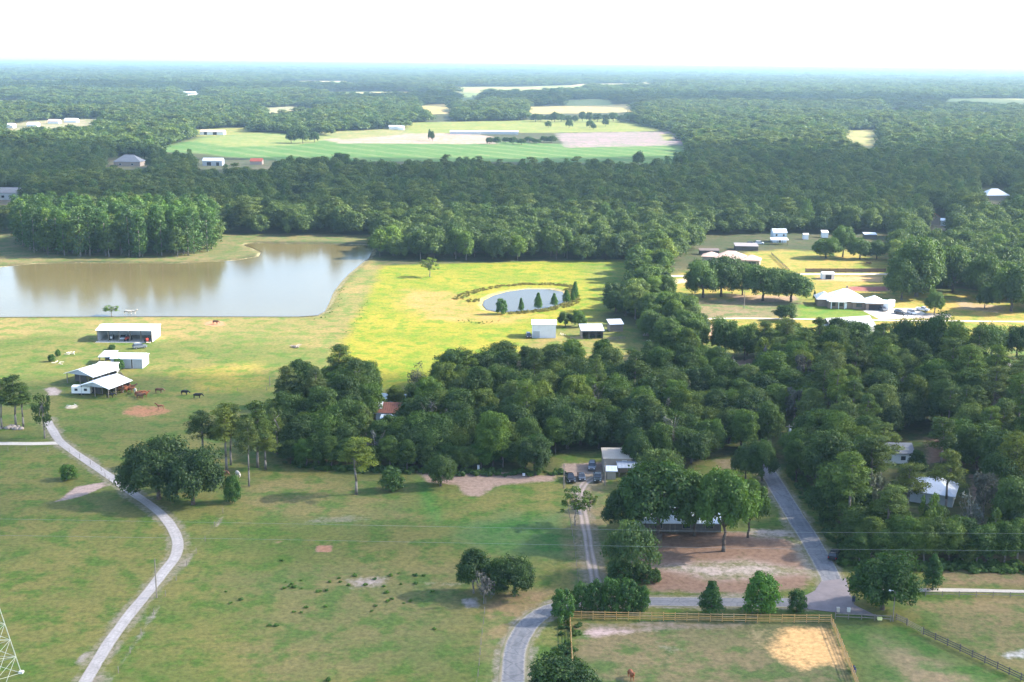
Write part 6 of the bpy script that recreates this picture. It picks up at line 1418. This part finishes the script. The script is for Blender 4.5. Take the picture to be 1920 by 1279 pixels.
# low scrub between wood and pasture, and tussocks along the bank
sp = []
r = random.Random(8)
def along(line, n, spread, s0, s1):
    L = smooth_line(line)
    for k in range(n):
        q = L[r.randrange(len(L))]; sp.append((q[0] + r.uniform(-spread, spread), q[1] + r.uniform(-spread, spread), 0, r.randrange(3), r.uniform(0, 6), r.uniform(s0, s1), r.uniform(s0, s1) * .9))
along([(545, 872), (700, 882), (880, 888), (1040, 888)], 150, 2.0, .8, 2.4)
along([(1585, 1045), (1620, 1062), (1900, 1066)], 170, 2.2, .8, 2.6)
along([(1490, 890), (1515, 935), (1560, 995), (1585, 1040)], 90, 1.6, .8, 2.2)
along([(640, 540), (612, 590), (560, 600)], 30, 2.5, .25, .6)
along([(690, 565), (660, 615), (640, 655)], 26, 1.4, .25, .55)
along([(1070, 1175), (1060, 1240), (1050, 1279)], 60, 2.0, .5, 1.3)
along([(860, 600), (900, 606), (935, 602)], 26, 2.0, .3, .6)
along([(700, 752), (760, 756), (820, 752)], 40, 1.5, .7, 1.6)
tag(gn_instances('undergrowth', sp, [(me, 'scrub') for me in wm]), 'low green scrub along the wood edges and banks', 'undergrowth', kind='stuff')

# ------------------------------------------------------------------ clouds overhead (they shade the near pasture and the forest belt)
def cloud_mat(thin):
    mt, t, out = nodes('cloud'); d = N(t, 'ShaderNodeBsdfDiffuse'); d.inputs[0].default_value = (.92, .92, .93, 1); tr = N(t, 'ShaderNodeBsdfTranslucent'); tr.inputs[0].default_value = (.95, .95, .95, 1)
    mx = N(t, 'ShaderNodeMixShader'); mx.inputs[0].default_value = .62; t.links.new(d.outputs[0], mx.inputs[1]); t.links.new(tr.outputs[0], mx.inputs[2]); tp = N(t, 'ShaderNodeBsdfTransparent'); m2 = N(t, 'ShaderNodeMixShader'); m2.inputs[0].default_value = thin; t.links.new(mx.outputs[0], m2.inputs[1]); t.links.new(tp.outputs[0], m2.inputs[2]); t.links.new(m2.outputs[0], out.inputs[0]); return mt
CM = cloud_mat(.60); CM2 = cloud_mat(.52); CZ = 1150.0
OFF = np.array([SUNV.x / SUNV.z * CZ, SUNV.y / SUNV.z * CZ])
def cloud(gpoly, cell, thick, seed, soft, amp, scale, CM=CM2):
    """a broken cumulus sheet; gpoly = ground outline of its shadow"""
    P = np.array(gpoly, float) + OFF; lo = P.min(0) - soft * 2; hi = P.max(0) + soft * 2
    xs = np.arange(lo[0], hi[0], cell); ys = np.arange(lo[1], hi[1], cell); X, Y = np.meshgrid(xs, ys)
    d = sdist(P, X.ravel(), Y.ravel()).reshape(X.shape) + amp * (fbm(X, Y, scale, seed) - .5) * 2
    t_ = sstep(soft, -soft * 3, d); t_ = t_ * (.55 + .9 * fbm(X, Y, scale * .6, seed + 5))
    ny, nx = X.shape; ins = t_ > .02; cellok = ins[:-1, :-1] & ins[1:, :-1] & ins[:-1, 1:] & ins[1:, 1:]
    top = CZ + t_ * thick; bot = CZ - t_ * thick * .12 - 1
    V = np.concatenate([np.stack([X, Y, top], -1).reshape(-1, 3), np.stack([X, Y, bot], -1).reshape(-1, 3)]); n = nx * ny
    j, i = np.where(cellok); a = j * nx + i; q = np.stack([a, a + 1, a + nx + 1, a + nx], 1); F = [q, (q + n)[:, ::-1]]
    okp = np.pad(cellok, 1)
    for dj, di, e in ((0, -1, (0, nx)), (0, 1, (1, nx + 1)), (-1, 0, (0, 1)), (1, 0, (nx, nx + 1))):
        ed = cellok & ~okp[1 + dj:1 + dj + cellok.shape[0], 1 + di:1 + di + cellok.shape[1]]; jj, ii = np.where(ed); b = jj * nx + ii
        F.append(np.stack([b + e[0], b + e[1], b + e[1] + n, b + e[0] + n], 1))
    F = np.concatenate(F); used = np.unique(F); mp = np.zeros(2 * n, int); mp[used] = np.arange(len(used))
    me = bpy.data.meshes.new('cloud'); me.from_pydata(V[used].tolist(), [], mp[F].tolist()); me.update()
    bm = bmesh.new(); bm.from_mesh(me); bmesh.ops.recalc_face_normals(bm, faces=bm.faces); bm.to_mesh(me); bm.free()
    me.materials.append(CM); me.polygons.foreach_set('use_smooth', [True] * len(me.polygons))
    return tag(link('cloud', me), kind='structure')
cloud([(-900, -300), (900, -300), (900, 430), (420, 440), (200, 425), (60, 412), (-60, 405), (-150, 388), (-900, 380)], 16, 260, 61, 18, 26, 90, CM)
cloud([(-1500, 800), (-300, 780), (0, 790), (300, 800), (1500, 790), (1500, 1480), (500, 1420), (100, 1330), (-300, 1290), (-1500, 1400)], 26, 300, 62, 40, 60, 200)
rc = random.Random(21)
for k in range(3):
    a = rc.uniform(2600, 5000); x = rc.uniform(-.5, .5) * a; wx, wy = rc.uniform(500, 1100) * (.6 + a / 6000), rc.uniform(160, 420) * (.6 + a / 5000)
    cloud([(x + wx * math.cos(q) , a + wy * math.sin(q)) for q in np.linspace(0, 6.28, 13)[:-1]], 50, 260, 70 + k, 90, 120, 380)

# ------------------------------------------------------------------ haze
hz = MB().box(-95000, 95000, -45000, 135000, -8, 112).build('haze', None); tag(hz, kind='stuff')
mt, t, out = nodes('haze'); pv = N(t, 'ShaderNodeVolumePrincipled'); pv.inputs['Color'].default_value = (.56, .82, 1.0, 1); pv.inputs['Density'].default_value = 7.0e-5; pv.inputs['Anisotropy'].default_value = .25
t.links.new(pv.outputs[0], out.inputs['Volume']); hz.data.materials.append(mt)
